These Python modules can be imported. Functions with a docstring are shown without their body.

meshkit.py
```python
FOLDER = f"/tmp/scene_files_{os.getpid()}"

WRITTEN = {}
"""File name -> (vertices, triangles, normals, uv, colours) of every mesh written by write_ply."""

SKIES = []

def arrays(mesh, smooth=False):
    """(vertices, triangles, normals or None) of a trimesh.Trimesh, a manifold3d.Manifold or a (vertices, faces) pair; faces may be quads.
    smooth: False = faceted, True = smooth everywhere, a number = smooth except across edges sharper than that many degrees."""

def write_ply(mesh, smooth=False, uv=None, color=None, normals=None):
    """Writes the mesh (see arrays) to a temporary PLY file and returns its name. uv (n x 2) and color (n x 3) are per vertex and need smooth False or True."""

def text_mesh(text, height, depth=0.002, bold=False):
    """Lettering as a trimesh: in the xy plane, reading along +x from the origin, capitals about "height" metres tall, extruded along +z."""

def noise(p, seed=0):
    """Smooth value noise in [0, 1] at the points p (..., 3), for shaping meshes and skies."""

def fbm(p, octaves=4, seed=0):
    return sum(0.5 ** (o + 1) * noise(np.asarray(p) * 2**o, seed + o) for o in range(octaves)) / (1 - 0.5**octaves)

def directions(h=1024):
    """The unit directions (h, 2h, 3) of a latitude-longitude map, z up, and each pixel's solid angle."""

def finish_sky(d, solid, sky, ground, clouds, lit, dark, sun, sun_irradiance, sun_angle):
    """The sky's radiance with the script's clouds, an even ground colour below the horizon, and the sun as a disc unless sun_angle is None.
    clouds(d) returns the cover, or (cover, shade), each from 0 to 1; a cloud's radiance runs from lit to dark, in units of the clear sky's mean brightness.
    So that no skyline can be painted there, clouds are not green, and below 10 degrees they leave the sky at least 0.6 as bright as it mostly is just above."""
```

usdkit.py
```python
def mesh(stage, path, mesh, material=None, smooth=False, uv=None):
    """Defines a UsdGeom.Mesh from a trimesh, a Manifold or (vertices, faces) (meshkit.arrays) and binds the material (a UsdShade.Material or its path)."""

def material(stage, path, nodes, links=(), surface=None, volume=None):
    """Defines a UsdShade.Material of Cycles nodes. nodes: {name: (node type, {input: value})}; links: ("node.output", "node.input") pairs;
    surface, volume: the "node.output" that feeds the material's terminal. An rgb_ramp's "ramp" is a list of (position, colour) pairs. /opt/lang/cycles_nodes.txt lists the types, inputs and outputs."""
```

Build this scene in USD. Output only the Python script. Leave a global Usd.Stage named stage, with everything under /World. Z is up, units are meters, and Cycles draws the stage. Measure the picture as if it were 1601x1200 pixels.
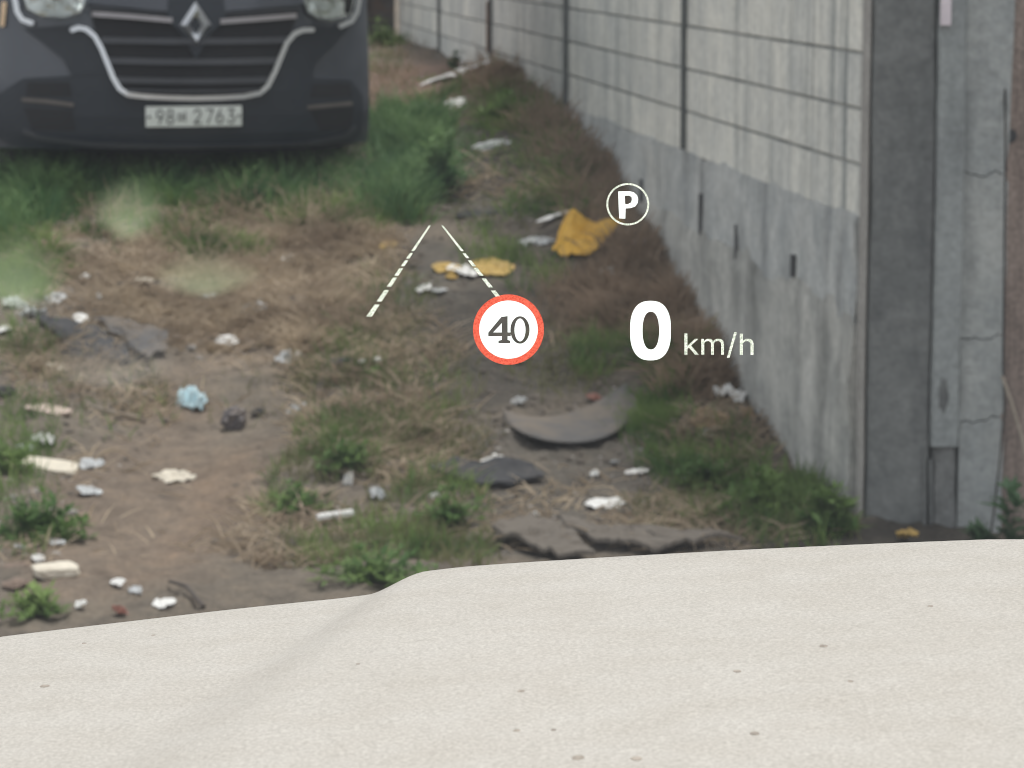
import math, numpy as np, trimesh, usdkit, meshkit, shapely
from shapely.geometry import Polygon, LineString, Point
from shapely import affinity
from scipy.ndimage import map_coordinates
from pxr import Usd, UsdGeom, UsdLux, UsdShade, Gf, Sdf, Vt

stage = Usd.Stage.CreateInMemory()
UsdGeom.SetStageUpAxis(stage, 'Z')
UsdGeom.SetStageMetersPerUnit(stage, 1.0)
UsdGeom.Xform.Define(stage, '/World')
UsdGeom.Scope.Define(stage, '/World/Looks')

# ------------------------------------------------------------------ camera, sky, sun
H = 1.55                                   # the driver's eye above the ground under the car
FP = 4800.0                                # focal length in pixels of the 1601 x 1200 photograph
PITCH = math.atan(688.0 / FP)
cp, sp = math.cos(PITCH), math.sin(PITCH)
cam = UsdGeom.Camera.Define(stage, '/World/camera')
cam.CreateHorizontalApertureAttr(36.0); cam.CreateVerticalApertureAttr(27.0)
cam.CreateFocalLengthAttr(36.0 * FP / 1601)
cam.CreateClippingRangeAttr(Gf.Vec2f(0.05, 500))
cam.CreateFStopAttr(21.0); cam.CreateFocusDistanceAttr(2.42)
cam.CreateExposureAttr(0.5)
CAM = Gf.Matrix4d(1, 0, 0, 0, 0, sp, cp, 0, 0, -cp, sp, 0, 0, 0, H, 1)
cam.AddTransformOp().Set(CAM)

SUN = np.array([0.16, 0.12, 0.95]); SUN /= np.linalg.norm(SUN)
dome = UsdLux.DomeLight.Define(stage, '/World/sky')
usdkit.material(stage, '/World/Looks/sky_look', {
    's': ('sky_texture', {'sky_type': 'single_scattering', 'sun_disc': False, 'sun_elevation': math.asin(SUN[2]),
                          'sun_rotation': math.atan2(SUN[0], SUN[1]), 'aerosol_density': 2.5, 'air_density': 1.0}),
    'g': ('hsv', {'saturation': 0.16, 'value': 1.0}),
    'tc': ('texture_coordinate', {}),
    'n': ('noise_texture', {'scale': 2.2, 'detail': 5, 'roughness': 0.55}),
    'r': ('rgb_ramp', {'ramp': [(0.3, (0.86, 0.87, 0.9)), (0.7, (1.12, 1.11, 1.1))]}),
    'm': ('mix', {'mix_type': 'multiply', 'fac': 1.0}),
    'b': ('background_shader', {'strength': 0.12})},
    [('s.color', 'g.color'), ('tc.generated', 'n.vector'), ('n.fac', 'r.fac'), ('g.color', 'm.color1'), ('r.color', 'm.color2'), ('m.color', 'b.color')], surface='b.background')
UsdShade.MaterialBindingAPI.Apply(dome.GetPrim()).Bind(UsdShade.Material.Get(stage, '/World/Looks/sky_look'))
dome.GetPrim().SetCustomDataByKey('kind', 'structure')
sun = UsdLux.DistantLight.Define(stage, '/World/sun')
sun.CreateIntensityAttr(0.40); sun.CreateAngleAttr(12.0); sun.CreateNormalizeAttr(True); sun.CreateColorAttr(Gf.Vec3f(1.0, 0.96, 0.9))
_z = SUN; _x = np.cross([0, 1, 0], _z); _x /= np.linalg.norm(_x); _y = np.cross(_z, _x)
sun.AddTransformOp().Set(Gf.Matrix4d(*_x, 0, *_y, 0, *_z, 0, 0, 0, 0, 1))
sun.GetPrim().SetCustomDataByKey('kind', 'structure')

# ------------------------------------------------------------------ helpers
RNG = np.random.default_rng(7)
taken = {}
def path_for(name, parent):
    base = parent.GetPath().pathString if parent else '/World'
    k = taken.get((base, name), 0); taken[(base, name)] = k + 1
    return f'{base}/{name}' + (f'_{k:03d}' if k else '')
def tag(p, label=None, cat=None, group=None, kind=None):
    for k, v in (('label', label), ('category', cat), ('group', group), ('kind', kind)):
        if v: p.SetCustomDataByKey(k, v)
    return p
def obj(name, m, mat, parent=None, smooth=False):
    return usdkit.mesh(stage, path_for(name, parent), m, '/World/Looks/' + mat, smooth=smooth).GetPrim()
def thing(name, label, cat, loc=(0, 0, 0), rotz=0.0, group=None, matrix=None):
    x = UsdGeom.Xform.Define(stage, path_for(name, None))
    if matrix is not None: x.AddTransformOp().Set(matrix)
    else:
        x.AddTranslateOp().Set(Gf.Vec3d(*map(float, loc))); x.AddRotateZOp().Set(math.degrees(rotz))
    return tag(x.GetPrim(), label, cat, group)
def box(x0, x1, y0, y1, z0, z1):
    m = trimesh.creation.box((x1 - x0, y1 - y0, z1 - z0)); m.apply_translation(((x0 + x1) / 2, (y0 + y1) / 2, (z0 + z1) / 2)); return m
def cat(*ms): return trimesh.util.concatenate(list(ms))
def tube(pts, r, n=8, taper=None):
    pts = np.asarray(pts, float); k = len(pts); r = np.full(k, r) if taper is None else np.linspace(r, taper, k)
    t = np.gradient(pts, axis=0); t /= np.linalg.norm(t, axis=1, keepdims=True)
    a = np.cross(t, [0.3, 0.2, 1.0]); a /= np.linalg.norm(a, axis=1, keepdims=True); b = np.cross(t, a)
    ang = np.arange(n) * 2 * np.pi / n
    v = pts[:, None] + r[:, None, None] * (np.cos(ang)[None, :, None] * a[:, None] + np.sin(ang)[None, :, None] * b[:, None])
    v = v.reshape(-1, 3); f = []
    for i in range(k - 1):
        for j in range(n):
            p, q = i * n + j, i * n + (j + 1) % n
            f += [[p, q, q + n], [p, q + n, p + n]]
    f += [[0, j + 1, j] for j in range(1, n - 1)] + [[(k - 1) * n, (k - 1) * n + j, (k - 1) * n + j + 1] for j in range(1, n - 1)]
    return trimesh.Trimesh(v, f, process=False)
def grid_faces(nu, nv):
    i, j = np.meshgrid(np.arange(nu - 1), np.arange(nv - 1), indexing='ij')
    a = (i * nv + j).ravel()
    return np.vstack([np.stack([a, a + nv, a + nv + 1], 1), np.stack([a, a + nv + 1, a + 1], 1)])

# ------------------------------------------------------------------ materials
def mat(name, color, rough=0.8, var=0.12, scale=12.0, scale2=90.0, bump=0.0, bscale=60.0, metal=0.0, spec=0.35, coat=0.0, dirt=None, dirt_at=(0.5, 0.7), dscale=4.0, island=0.0, stretch=None, dist=0.01):
    """principled with two octaves of tone, optional stains and relief"""
    c = np.array(color, float)
    lo, hi = tuple(np.clip(c * (1 - var), 0, 1)), tuple(np.clip(c * (1 + var), 0, 1))
    n = {'geo': ('geometry', {}), 'tc': ('texture_coordinate', {}), 'map': ('mapping', {'scale': stretch or (1, 1, 1)}),
         'n1': ('noise_texture', {'scale': scale, 'detail': 6, 'roughness': 0.65}), 'r1': ('rgb_ramp', {'ramp': [(0.3, lo), (0.7, hi)]}),
         'n2': ('noise_texture', {'scale': scale2, 'detail': 3}), 'r2': ('rgb_ramp', {'ramp': [(0.3, (1 - var,) * 3), (0.7, (1 + var,) * 3)]}),
         'mx': ('mix', {'mix_type': 'multiply', 'fac': 1.0}),
         'p': ('principled_bsdf', {'roughness': rough, 'metallic': metal, 'specular_ior_level': spec, 'coat_weight': coat, 'coat_roughness': 0.1})}
    l = [('geo.position', 'map.vector'), ('map.vector', 'n1.vector'), ('geo.position', 'n2.vector'), ('n1.fac', 'r1.fac'), ('n2.fac', 'r2.fac'), ('r1.color', 'mx.color1'), ('r2.color', 'mx.color2')]
    out = 'mx.color'
    if dirt is not None:
        n['n3'] = ('noise_texture', {'scale': dscale, 'detail': 7, 'roughness': 0.7}); n['r3'] = ('rgb_ramp', {'ramp': [(dirt_at[0], (0, 0, 0)), (dirt_at[1], (1, 1, 1))]})
        n['md'] = ('mix', {'mix_type': 'mix', 'color2': dirt})
        l += [('map.vector', 'n3.vector'), ('n3.fac', 'r3.fac'), ('r3.color', 'md.fac'), (out, 'md.color1')]; out = 'md.color'
    if island:
        n['ri'] = ('rgb_ramp', {'ramp': [(0.0, (1 - island,) * 3), (1.0, (1 + island,) * 3)]}); n['mi'] = ('mix', {'mix_type': 'multiply', 'fac': 1.0})
        l += [('geo.random_per_island', 'ri.fac'), (out, 'mi.color1'), ('ri.color', 'mi.color2')]; out = 'mi.color'
    l.append((out, 'p.base_color'))
    if bump:
        n['nb'] = ('noise_texture', {'scale': bscale, 'detail': 5, 'roughness': 0.6}); n['b'] = ('bump', {'strength': bump, 'distance': dist})
        l += [('geo.position', 'nb.vector'), ('nb.fac', 'b.height'), ('b.normal', 'p.normal')]
    usdkit.material(stage, '/World/Looks/' + name, n, l, surface='p.BSDF'); return name

def leaf(name, a, b, trans=0.35):
    n = {'geo': ('geometry', {}), 'nz': ('noise_texture', {'scale': 3.5, 'detail': 4}), 'ad': ('math', {'math_type': 'multiply_add', 'value2': 0.55, 'value3': 0.0}), 'sb': ('math', {'math_type': 'multiply_add', 'value2': 1.7, 'value3': -0.6}), 'su': ('math', {'math_type': 'add', 'use_clamp': True}),
         'r': ('rgb_ramp', {'ramp': [(0.0, a), (1.0, b)]}), 'd': ('principled_bsdf', {'roughness': 0.6, 'specular_ior_level': 0.25}),
         't': ('translucent_bsdf', {}), 'm': ('mix_closure', {'fac': trans})}
    usdkit.material(stage, '/World/Looks/' + name, n, [('geo.position', 'nz.vector'), ('nz.fac', 'sb.value1'), ('geo.random_per_island', 'ad.value1'), ('ad.value', 'su.value1'), ('sb.value', 'su.value2'), ('su.value', 'r.fac'), ('r.color', 'd.base_color'), ('r.color', 't.color'), ('d.BSDF', 'm.closure1'), ('t.BSDF', 'm.closure2')], surface='m.closure')

def concrete(name, base, dark, blue, streak=(7.0, 7.0, 0.35), amount=(0.5, 0.72), spots=(0.55, 0.8), bump=0.35, fine=0.45):
    """wet-streaked concrete: long vertical stains, cloudy patches, sandy relief"""
    n = {'geo': ('geometry', {}), 'map': ('mapping', {'scale': streak}),
         'ns': ('noise_texture', {'scale': 1.0, 'detail': 5, 'roughness': 0.6}), 'rs': ('rgb_ramp', {'ramp': [(amount[0], (0, 0, 0)), (amount[1], (1, 1, 1))]}),
         'map2': ('mapping', {'scale': (13, 13, 0.6)}), 'nf': ('noise_texture', {'scale': 1.0, 'detail': 3}), 'rf': ('rgb_ramp', {'ramp': [(0.52, (0, 0, 0)), (0.70, (fine,) * 3)]}),
         'nc': ('noise_texture', {'scale': 3.2, 'detail': 8, 'roughness': 0.72}), 'rc': ('rgb_ramp', {'ramp': [(spots[0], (0, 0, 0)), (spots[1], (1, 1, 1))]}),
         'ng': ('noise_texture', {'scale': 28, 'detail': 7, 'roughness': 0.75}), 'rg': ('rgb_ramp', {'ramp': [(0.3, (0.74,) * 3), (0.7, (1.2,) * 3)]}),
         'oi': ('object_info', {}), 'ro': ('rgb_ramp', {'ramp': [(0.0, (0.86, 0.87, 0.88)), (1.0, (1.08, 1.07, 1.05))]}), 'm3': ('mix', {'mix_type': 'multiply', 'fac': 1.0}),
         'm0': ('mix', {'mix_type': 'mix', 'color1': base, 'color2': blue}), 'm1': ('mix', {'mix_type': 'mix', 'color2': dark}),
         'mx0': ('math', {'math_type': 'maximum'}), 'mx': ('math', {'math_type': 'multiply'}), 'mapk': ('mapping', {'scale': (1.5, 1.5, 1.1), 'location': (3.7, 1.3, 0.4)}), 'nk': ('noise_texture', {'scale': 1.0, 'detail': 4, 'roughness': 0.6}), 'rk': ('rgb_ramp', {'ramp': [(0.36, (0.12,) * 3), (0.58, (1, 1, 1))]}), 'm2': ('mix', {'mix_type': 'multiply', 'fac': 1.0}),
         'nb': ('noise_texture', {'scale': 45, 'detail': 6, 'roughness': 0.65}), 'b': ('bump', {'strength': bump, 'distance': 0.012}),
         'p': ('principled_bsdf', {'roughness': 0.9, 'specular_ior_level': 0.2})}
    l = [('geo.position', 'map.vector'), ('geo.position', 'map2.vector'), ('map.vector', 'ns.vector'), ('map2.vector', 'nf.vector'), ('geo.position', 'nc.vector'), ('geo.position', 'ng.vector'), ('geo.position', 'nb.vector'),
         ('ns.fac', 'rs.fac'), ('nf.fac', 'rf.fac'), ('rs.color', 'mx0.value1'), ('rf.color', 'mx0.value2'), ('geo.position', 'mapk.vector'), ('mapk.vector', 'nk.vector'), ('nk.fac', 'rk.fac'), ('mx0.value', 'mx.value1'), ('rk.color', 'mx.value2'), ('nc.fac', 'rc.fac'), ('rc.color', 'm0.fac'), ('m0.color', 'm1.color1'), ('mx.value', 'm1.fac'),
         ('ng.fac', 'rg.fac'), ('m1.color', 'm2.color1'), ('rg.color', 'm2.color2'), ('oi.random', 'ro.fac'), ('m2.color', 'm3.color1'), ('ro.color', 'm3.color2'), ('m3.color', 'p.base_color'), ('nb.fac', 'b.height'), ('b.normal', 'p.normal')]
    usdkit.material(stage, '/World/Looks/' + name, n, l, surface='p.BSDF')

def glow(name, a, b, strength):
    n = {'geo': ('geometry', {}), 'n': ('noise_texture', {'scale': 700, 'detail': 3, 'roughness': 0.7}), 'r': ('rgb_ramp', {'ramp': [(0.35, a), (0.6, b)]}), 'e': ('emission', {'strength': strength})}
    usdkit.material(stage, '/World/Looks/' + name, n, [('geo.position', 'n.vector'), ('n.fac', 'r.fac'), ('r.color', 'e.color')], surface='e.emission')

concrete('block_look', (0.74, 0.735, 0.675), (0.29, 0.31, 0.30), (0.60, 0.61, 0.58), amount=(0.52, 0.68), streak=(8.0, 8.0, 0.45), spots=(0.4, 0.62), fine=0.6)
concrete('footing_look', (0.63, 0.64, 0.615), (0.24, 0.25, 0.247), (0.44, 0.46, 0.455), streak=(4.0, 4.0, 0.6), amount=(0.48, 0.70), spots=(0.42, 0.6), bump=0.6, fine=0.3)
concrete('plinth_look', (0.55, 0.55, 0.52), (0.17, 0.176, 0.168), (0.36, 0.368, 0.352), streak=(2.4, 2.4, 0.25), amount=(0.44, 0.7), spots=(0.42, 0.62), bump=0.5, fine=0.16)
concrete('pillar_look', (0.15, 0.16, 0.16), (0.082, 0.088, 0.092), (0.21, 0.22, 0.218), streak=(3, 3, 1.6), spots=(0.45, 0.65), bump=0.4, fine=0.12)
concrete('post_look', (0.345, 0.37, 0.365), (0.22, 0.24, 0.24), (0.29, 0.31, 0.31), streak=(5, 5, 1.2), amount=(0.5, 0.75), spots=(0.42, 0.62), bump=0.4, fine=0.15)
concrete('broken_look', (0.24, 0.25, 0.25), (0.10, 0.105, 0.105), (0.17, 0.175, 0.175), streak=(5, 5, 1.4), amount=(0.48, 0.62), spots=(0.42, 0.6), bump=0.8, fine=0.1)
concrete('slab_look', (0.44, 0.46, 0.45), (0.24, 0.255, 0.255), (0.34, 0.365, 0.365), streak=(6, 6, 1.2), amount=(0.47, 0.7), spots=(0.42, 0.6), bump=0.6, fine=0.1)
mat('mortar_look', (0.34, 0.345, 0.325), 0.95, bump=0.4, dirt=(0.12, 0.13, 0.125), dirt_at=(0.42, 0.62), dscale=3.5)
mat('plaster_look', (0.34, 0.33, 0.31), 0.9, bump=0.3)
mat('strip_look', (0.13, 0.14, 0.14), 0.8, var=0.2)
mat('joint_look', (0.07, 0.072, 0.075), 0.9)
mat('rust_look', (0.16, 0.085, 0.045), 0.85, var=0.3, bump=0.4)
mat('old_wood_look', (0.30, 0.24, 0.21), 0.85, var=0.3, scale=3.0, stretch=(8, 8, 0.6), bump=0.3, dirt=(0.07, 0.065, 0.06), dirt_at=(0.52, 0.72), dscale=2.5)
mat('gate_look', (0.06, 0.06, 0.06), 0.8, var=0.3, dirt=(0.11, 0.07, 0.05), dscale=2.0)
mat('black_rubber_look', (0.035, 0.036, 0.038), 0.75, var=0.25, bump=0.3, dirt=(0.16, 0.145, 0.125), dirt_at=(0.5, 0.72), dscale=5.0)
mat('dusty_rubber_look', (0.105, 0.102, 0.102), 0.8, var=0.15, bump=0.3, bscale=30, dirt=(0.165, 0.14, 0.115), dirt_at=(0.42, 0.62), dscale=4.0)
mat('dark_sheet_look', (0.045, 0.046, 0.05), 0.8, var=0.25, bump=0.4, dirt=(0.115, 0.103, 0.093), dirt_at=(0.54, 0.76), dscale=6.0)
mat('board_look', (0.17, 0.15, 0.128), 0.9, var=0.2, scale=5, stretch=(3, 14, 3), bump=0.5, dirt=(0.10, 0.085, 0.07), dirt_at=(0.45, 0.62), dscale=5)
mat('white_scrap_look', (0.80, 0.80, 0.78), 0.6, var=0.08, scale=20, dirt=(0.42, 0.37, 0.31), dirt_at=(0.58, 0.8), dscale=14)
mat('cream_foam_look', (0.68, 0.63, 0.53), 0.85, var=0.12, bump=0.4, bscale=90, dirt=(0.34, 0.27, 0.2), dirt_at=(0.55, 0.8), dscale=11)
mat('pink_foam_look', (0.55, 0.45, 0.39), 0.85, var=0.12, bump=0.4, dirt=(0.34, 0.27, 0.2), dirt_at=(0.55, 0.8), dscale=11)
mat('blue_bag_look', (0.50, 0.64, 0.68), 0.45, var=0.15, scale=25)
mat('grey_film_look', (0.52, 0.54, 0.55), 0.45, var=0.18, scale=20, dirt=(0.24, 0.21, 0.18), dscale=12)
mat('dark_bag_look', (0.12, 0.11, 0.115), 0.45, var=0.2, dirt=(0.2, 0.165, 0.14), dscale=9)
mat('yellow_sheet_look', (0.62, 0.36, 0.045), 0.65, var=0.2, scale=9, bump=0.2, dirt=(0.2, 0.13, 0.05), dirt_at=(0.54, 0.74), dscale=9)
mat('yellow_look', (0.52, 0.36, 0.11), 0.7, var=0.2, dirt=(0.2, 0.15, 0.09), dirt_at=(0.5, 0.72), dscale=12)
mat('card_look', (0.36, 0.26, 0.16), 0.9, var=0.2, bump=0.3)
mat('red_plastic_look', (0.28, 0.135, 0.105), 0.5)
mat('stone_look', (0.25, 0.24, 0.23), 0.9, var=0.2, bump=0.6, bscale=50)
mat('brown_stone_look', (0.20, 0.15, 0.12), 0.9, var=0.2, bump=0.6, bscale=50)
mat('clod_look', (0.17, 0.145, 0.122), 0.95, var=0.25, island=0.3)
mat('pebble_look', (0.36, 0.34, 0.32), 0.9, var=0.2)
mat('stick_look', (0.10, 0.085, 0.075), 0.9)
mat('speck_look', (0.34, 0.30, 0.255), 0.9, scale=300, var=.3)
mat('pale_stick_look', (0.33, 0.29, 0.24), 0.9)
mat('tag_look', (0.66, 0.60, 0.64), 0.5, var=0.1)
leaf('grass_look', (0.07, 0.135, 0.04), (0.37, 0.48, 0.16))
leaf('blue_grass_look', (0.06, 0.14, 0.055), (0.34, 0.50, 0.21))
leaf('weed_look', (0.065, 0.145, 0.04), (0.33, 0.44, 0.14))
leaf('dark_weed_look', (0.05, 0.10, 0.05), (0.09, 0.17, 0.085))
leaf('olive_look', (0.15, 0.15, 0.075), (0.30, 0.30, 0.15))
leaf('sprout_look', (0.12, 0.27, 0.04), (0.2, 0.36, 0.08))
leaf('straw_look', (0.30, 0.235, 0.17), (0.68, 0.57, 0.42), 0.3)
leaf('red_straw_look', (0.24, 0.18, 0.125), (0.60, 0.45, 0.33), 0.3)
mat('paint_look', (0.030, 0.037, 0.052), 0.3, var=0.06, coat=1.0, spec=0.5)
mat('plastic_look', (0.016, 0.022, 0.031), 0.45, var=0.1, spec=0.4)
mat('recess_look', (0.012, 0.013, 0.016), 0.7, var=0.1)
mat('slat_look', (0.042, 0.046, 0.055), 0.4, var=0.1, spec=0.5)
mat('satin_bar_look', (0.34, 0.325, 0.335), 0.4, var=0.08, metal=0.6)
mat('bowl_look', (0.95, 0.97, 0.96), 0.08, var=0.02, metal=1.0)
mat('tint_look', (0.015, 0.017, 0.02), 0.08, var=0.02, spec=0.5)
mat('dull_bar_look', (0.13, 0.115, 0.105), 0.5)
mat('chrome_look', (0.80, 0.82, 0.84), 0.28, var=0.03, metal=1.0)
mat('reflector_look', (0.93, 0.95, 0.94), 0.16, var=0.03, scale=16, metal=1.0, spec=0.8, bump=1.0, bscale=20, dist=0.03)
mat('amber_look', (0.75, 0.55, 0.35), 0.4)
mat('tyre_look', (0.02, 0.02, 0.021), 0.85)
mat('plate_look', (0.80, 0.85, 0.82), 0.5, var=0.05)
mat('ink_look', (0.09, 0.10, 0.10), 0.6)
mat('interior_look', (0.04, 0.04, 0.042), 0.85)
def pane(name, tint=(0.97, 0.99, 0.98), rough=0.0, ior=1.5):
    usdkit.material(stage, '/World/Looks/' + name, {'f': ('fresnel', {'IOR': ior}), 't': ('transparent_bsdf', {'color': tint}), 'g': ('glossy_bsdf', {'color': (1, 1, 1), 'roughness': rough}), 'm': ('mix_closure', {})},
        [('f.fac', 'm.fac'), ('t.BSDF', 'm.closure1'), ('g.BSDF', 'm.closure2')], surface='m.closure')
pane('glass_look')
usdkit.material(stage, '/World/Looks/windscreen_look', {'f': ('fresnel', {'IOR': 1.45}), 't': ('transparent_bsdf', {'color': (0.98, 0.99, 0.98)}), 'g': ('glossy_bsdf', {'color': (1, 1, 1), 'roughness': 0.0}), 'm': ('mix_closure', {}),
    'geo': ('geometry', {}), 'n': ('noise_texture', {'scale': 16, 'detail': 4, 'roughness': 0.55}), 'r': ('rgb_ramp', {'ramp': [(0.35, (0.45, 0.49, 0.53)), (0.75, (0.86, 0.90, 0.92))]}), 'd': ('translucent_bsdf', {}), 'md': ('mix_closure', {'fac': 0.010})},
    [('f.fac', 'm.fac'), ('t.BSDF', 'm.closure1'), ('g.BSDF', 'm.closure2'), ('geo.position', 'n.vector'), ('n.fac', 'r.fac'), ('r.color', 'd.color'), ('m.closure', 'md.closure1'), ('d.BSDF', 'md.closure2')], surface='md.closure')
# white pearl paint with fine flake grain and dust
usdkit.material(stage, '/World/Looks/pearl_look', {
    'geo': ('geometry', {}), 'n1': ('noise_texture', {'scale': 380, 'detail': 4, 'roughness': 0.75}), 'r1': ('rgb_ramp', {'ramp': [(0.36, (0.385, 0.36, 0.318)), (0.64, (0.625, 0.595, 0.545))]}),
    'n2': ('noise_texture', {'scale': 18, 'detail': 5}), 'r2': ('rgb_ramp', {'ramp': [(0.3, (0.93, 0.915, 0.895)), (0.7, (1.01, 1.01, 1.01))]}), 'm': ('mix', {'mix_type': 'multiply', 'fac': 1.0}),
    'nb': ('noise_texture', {'scale': 500, 'detail': 2}), 'b': ('bump', {'strength': 0.35, 'distance': 0.0008}),
    'p': ('principled_bsdf', {'roughness': 0.45, 'specular_ior_level': 0.4, 'coat_weight': 0.0, 'coat_roughness': 0.25})},
    [('geo.position', 'n1.vector'), ('geo.position', 'n2.vector'), ('geo.position', 'nb.vector'), ('n1.fac', 'r1.fac'), ('n2.fac', 'r2.fac'), ('r1.color', 'm.color1'), ('r2.color', 'm.color2'), ('m.color', 'p.base_color'), ('nb.fac', 'b.height'), ('b.normal', 'p.normal')], surface='p.BSDF')
for nm_, c_, f_ in (('smear_look', (0.46, 0.56, 0.34), 0.04), ('smear_dust_look', (0.6, 0.58, 0.54), 0.02)):
    usdkit.material(stage, '/World/Looks/' + nm_, {'t': ('transparent_bsdf', {}), 'd': ('translucent_bsdf', {'color': c_}), 'm': ('mix_closure', {'fac': f_})}, [('t.BSDF', 'm.closure1'), ('d.BSDF', 'm.closure2')], surface='m.closure')
# soil: colour patches carried by the ground itself, grain on top
usdkit.material(stage, '/World/Looks/soil_look', {
    'geo': ('geometry', {}), 'a': ('attribute', {'attribute': 'soil'}),
    'n1': ('noise_texture', {'scale': 7, 'detail': 9, 'roughness': 0.72}), 'r1': ('rgb_ramp', {'ramp': [(0.3, (0.62, 0.62, 0.64)), (0.5, (1, 1, 1)), (0.72, (1.36, 1.3, 1.22))]}),
    'n2': ('noise_texture', {'scale': 55, 'detail': 6, 'roughness': 0.7}), 'r2': ('rgb_ramp', {'ramp': [(0.3, (0.72,) * 3), (0.7, (1.28,) * 3)]}),
    'm1': ('mix', {'mix_type': 'multiply', 'fac': 1.0}), 'm2': ('mix', {'mix_type': 'multiply', 'fac': 1.0}),
    'nb': ('noise_texture', {'scale': 38, 'detail': 8, 'roughness': 0.7}), 'b': ('bump', {'strength': 0.7, 'distance': 0.018}),
    'p': ('principled_bsdf', {'roughness': 0.95, 'specular_ior_level': 0.15})},
    [('geo.position', 'n1.vector'), ('geo.position', 'n2.vector'), ('geo.position', 'nb.vector'), ('n1.fac', 'r1.fac'), ('n2.fac', 'r2.fac'), ('a.color', 'm1.color1'), ('r1.color', 'm1.color2'), ('m1.color', 'm2.color1'), ('r2.color', 'm2.color2'), ('m2.color', 'p.base_color'), ('nb.fac', 'b.height'), ('b.normal', 'p.normal')], surface='p.BSDF')
GLOW = 1.1
glow('white_glow', (0.80, 0.92, 0.84), (1.0, 1.0, 0.97), GLOW)
glow('soft_glow', (0.42, 0.48, 0.38), (0.92, 0.95, 0.80), GLOW * 0.85)
glow('red_glow', (0.60, 0.06, 0.03), (0.92, 0.15, 0.085), GLOW * 0.85)

# ------------------------------------------------------------------ the ground
WD = np.array([-0.1189, 1.0102]); WD /= np.linalg.norm(WD)        # the wall's run
WN = np.array([-WD[1], WD[0]])                                     # its face looks this way, over the lane
P0 = np.array([1.246, 11.01])
PY = [-60, 0, 6, 9, 11, 12.9, 14, 15, 16, 17, 18.7, 22, 31, 60, 200]
PZ = [-1.55, -1.55, -1.9, -2.12, -2.12, -2.0, -1.82, -1.66, -1.5, -1.36, -1.13, -1.0, -.89, -.85, -.85]
_yy = np.linspace(-60, 200, 5201); _k = np.exp(-0.5 * (np.arange(-40, 41) / 12) ** 2); _k /= _k.sum()
_zz = np.convolve(np.pad(np.interp(_yy, PY, PZ), 40, mode='edge'), _k, 'valid')
def ground(x, y):
    x, y = np.asarray(x, float), np.asarray(y, float)
    z = np.interp(y, _yy, _zz)
    p = np.stack([x, y, np.zeros_like(x)], -1)
    z = z + 0.11 * (meshkit.noise(p * 0.9, 1) - 0.5) + 0.075 * (meshkit.noise(p * 2.7, 2) - 0.5) + 0.045 * (meshkit.fbm(p * 8.0, 3, 3) - 0.5) + 0.02 * (meshkit.noise(p * 30, 5) - 0.5)
    dw = (x - P0[0]) * WN[0] + (y - P0[1]) * WN[1]; s = (x - P0[0]) * WD[0] + (y - P0[1]) * WD[1]
    z = z + 0.12 * np.exp(-(dw / 0.4) ** 2) * np.clip(s / 2.0, 0, 1) * np.clip((14 - s) / 3, 0, 1)
    z = z - 0.05 * np.exp(-((x + 1.25) / 0.35) ** 2) * np.clip((y - 9) / 2, 0, 1) * np.clip((15.5 - y) / 2, 0, 1)   # the wheel track
    z = z + 0.10 * np.clip((-1.75 - x) / 0.5, 0, 1) * np.clip((14 - y) / 1.5, 0, 1)                                  # the bank at its left
    return z + H
GX0, GX1, GY0, GY1, GS = -6.0, 4.0, 8.0, 40.0, 0.025
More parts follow.
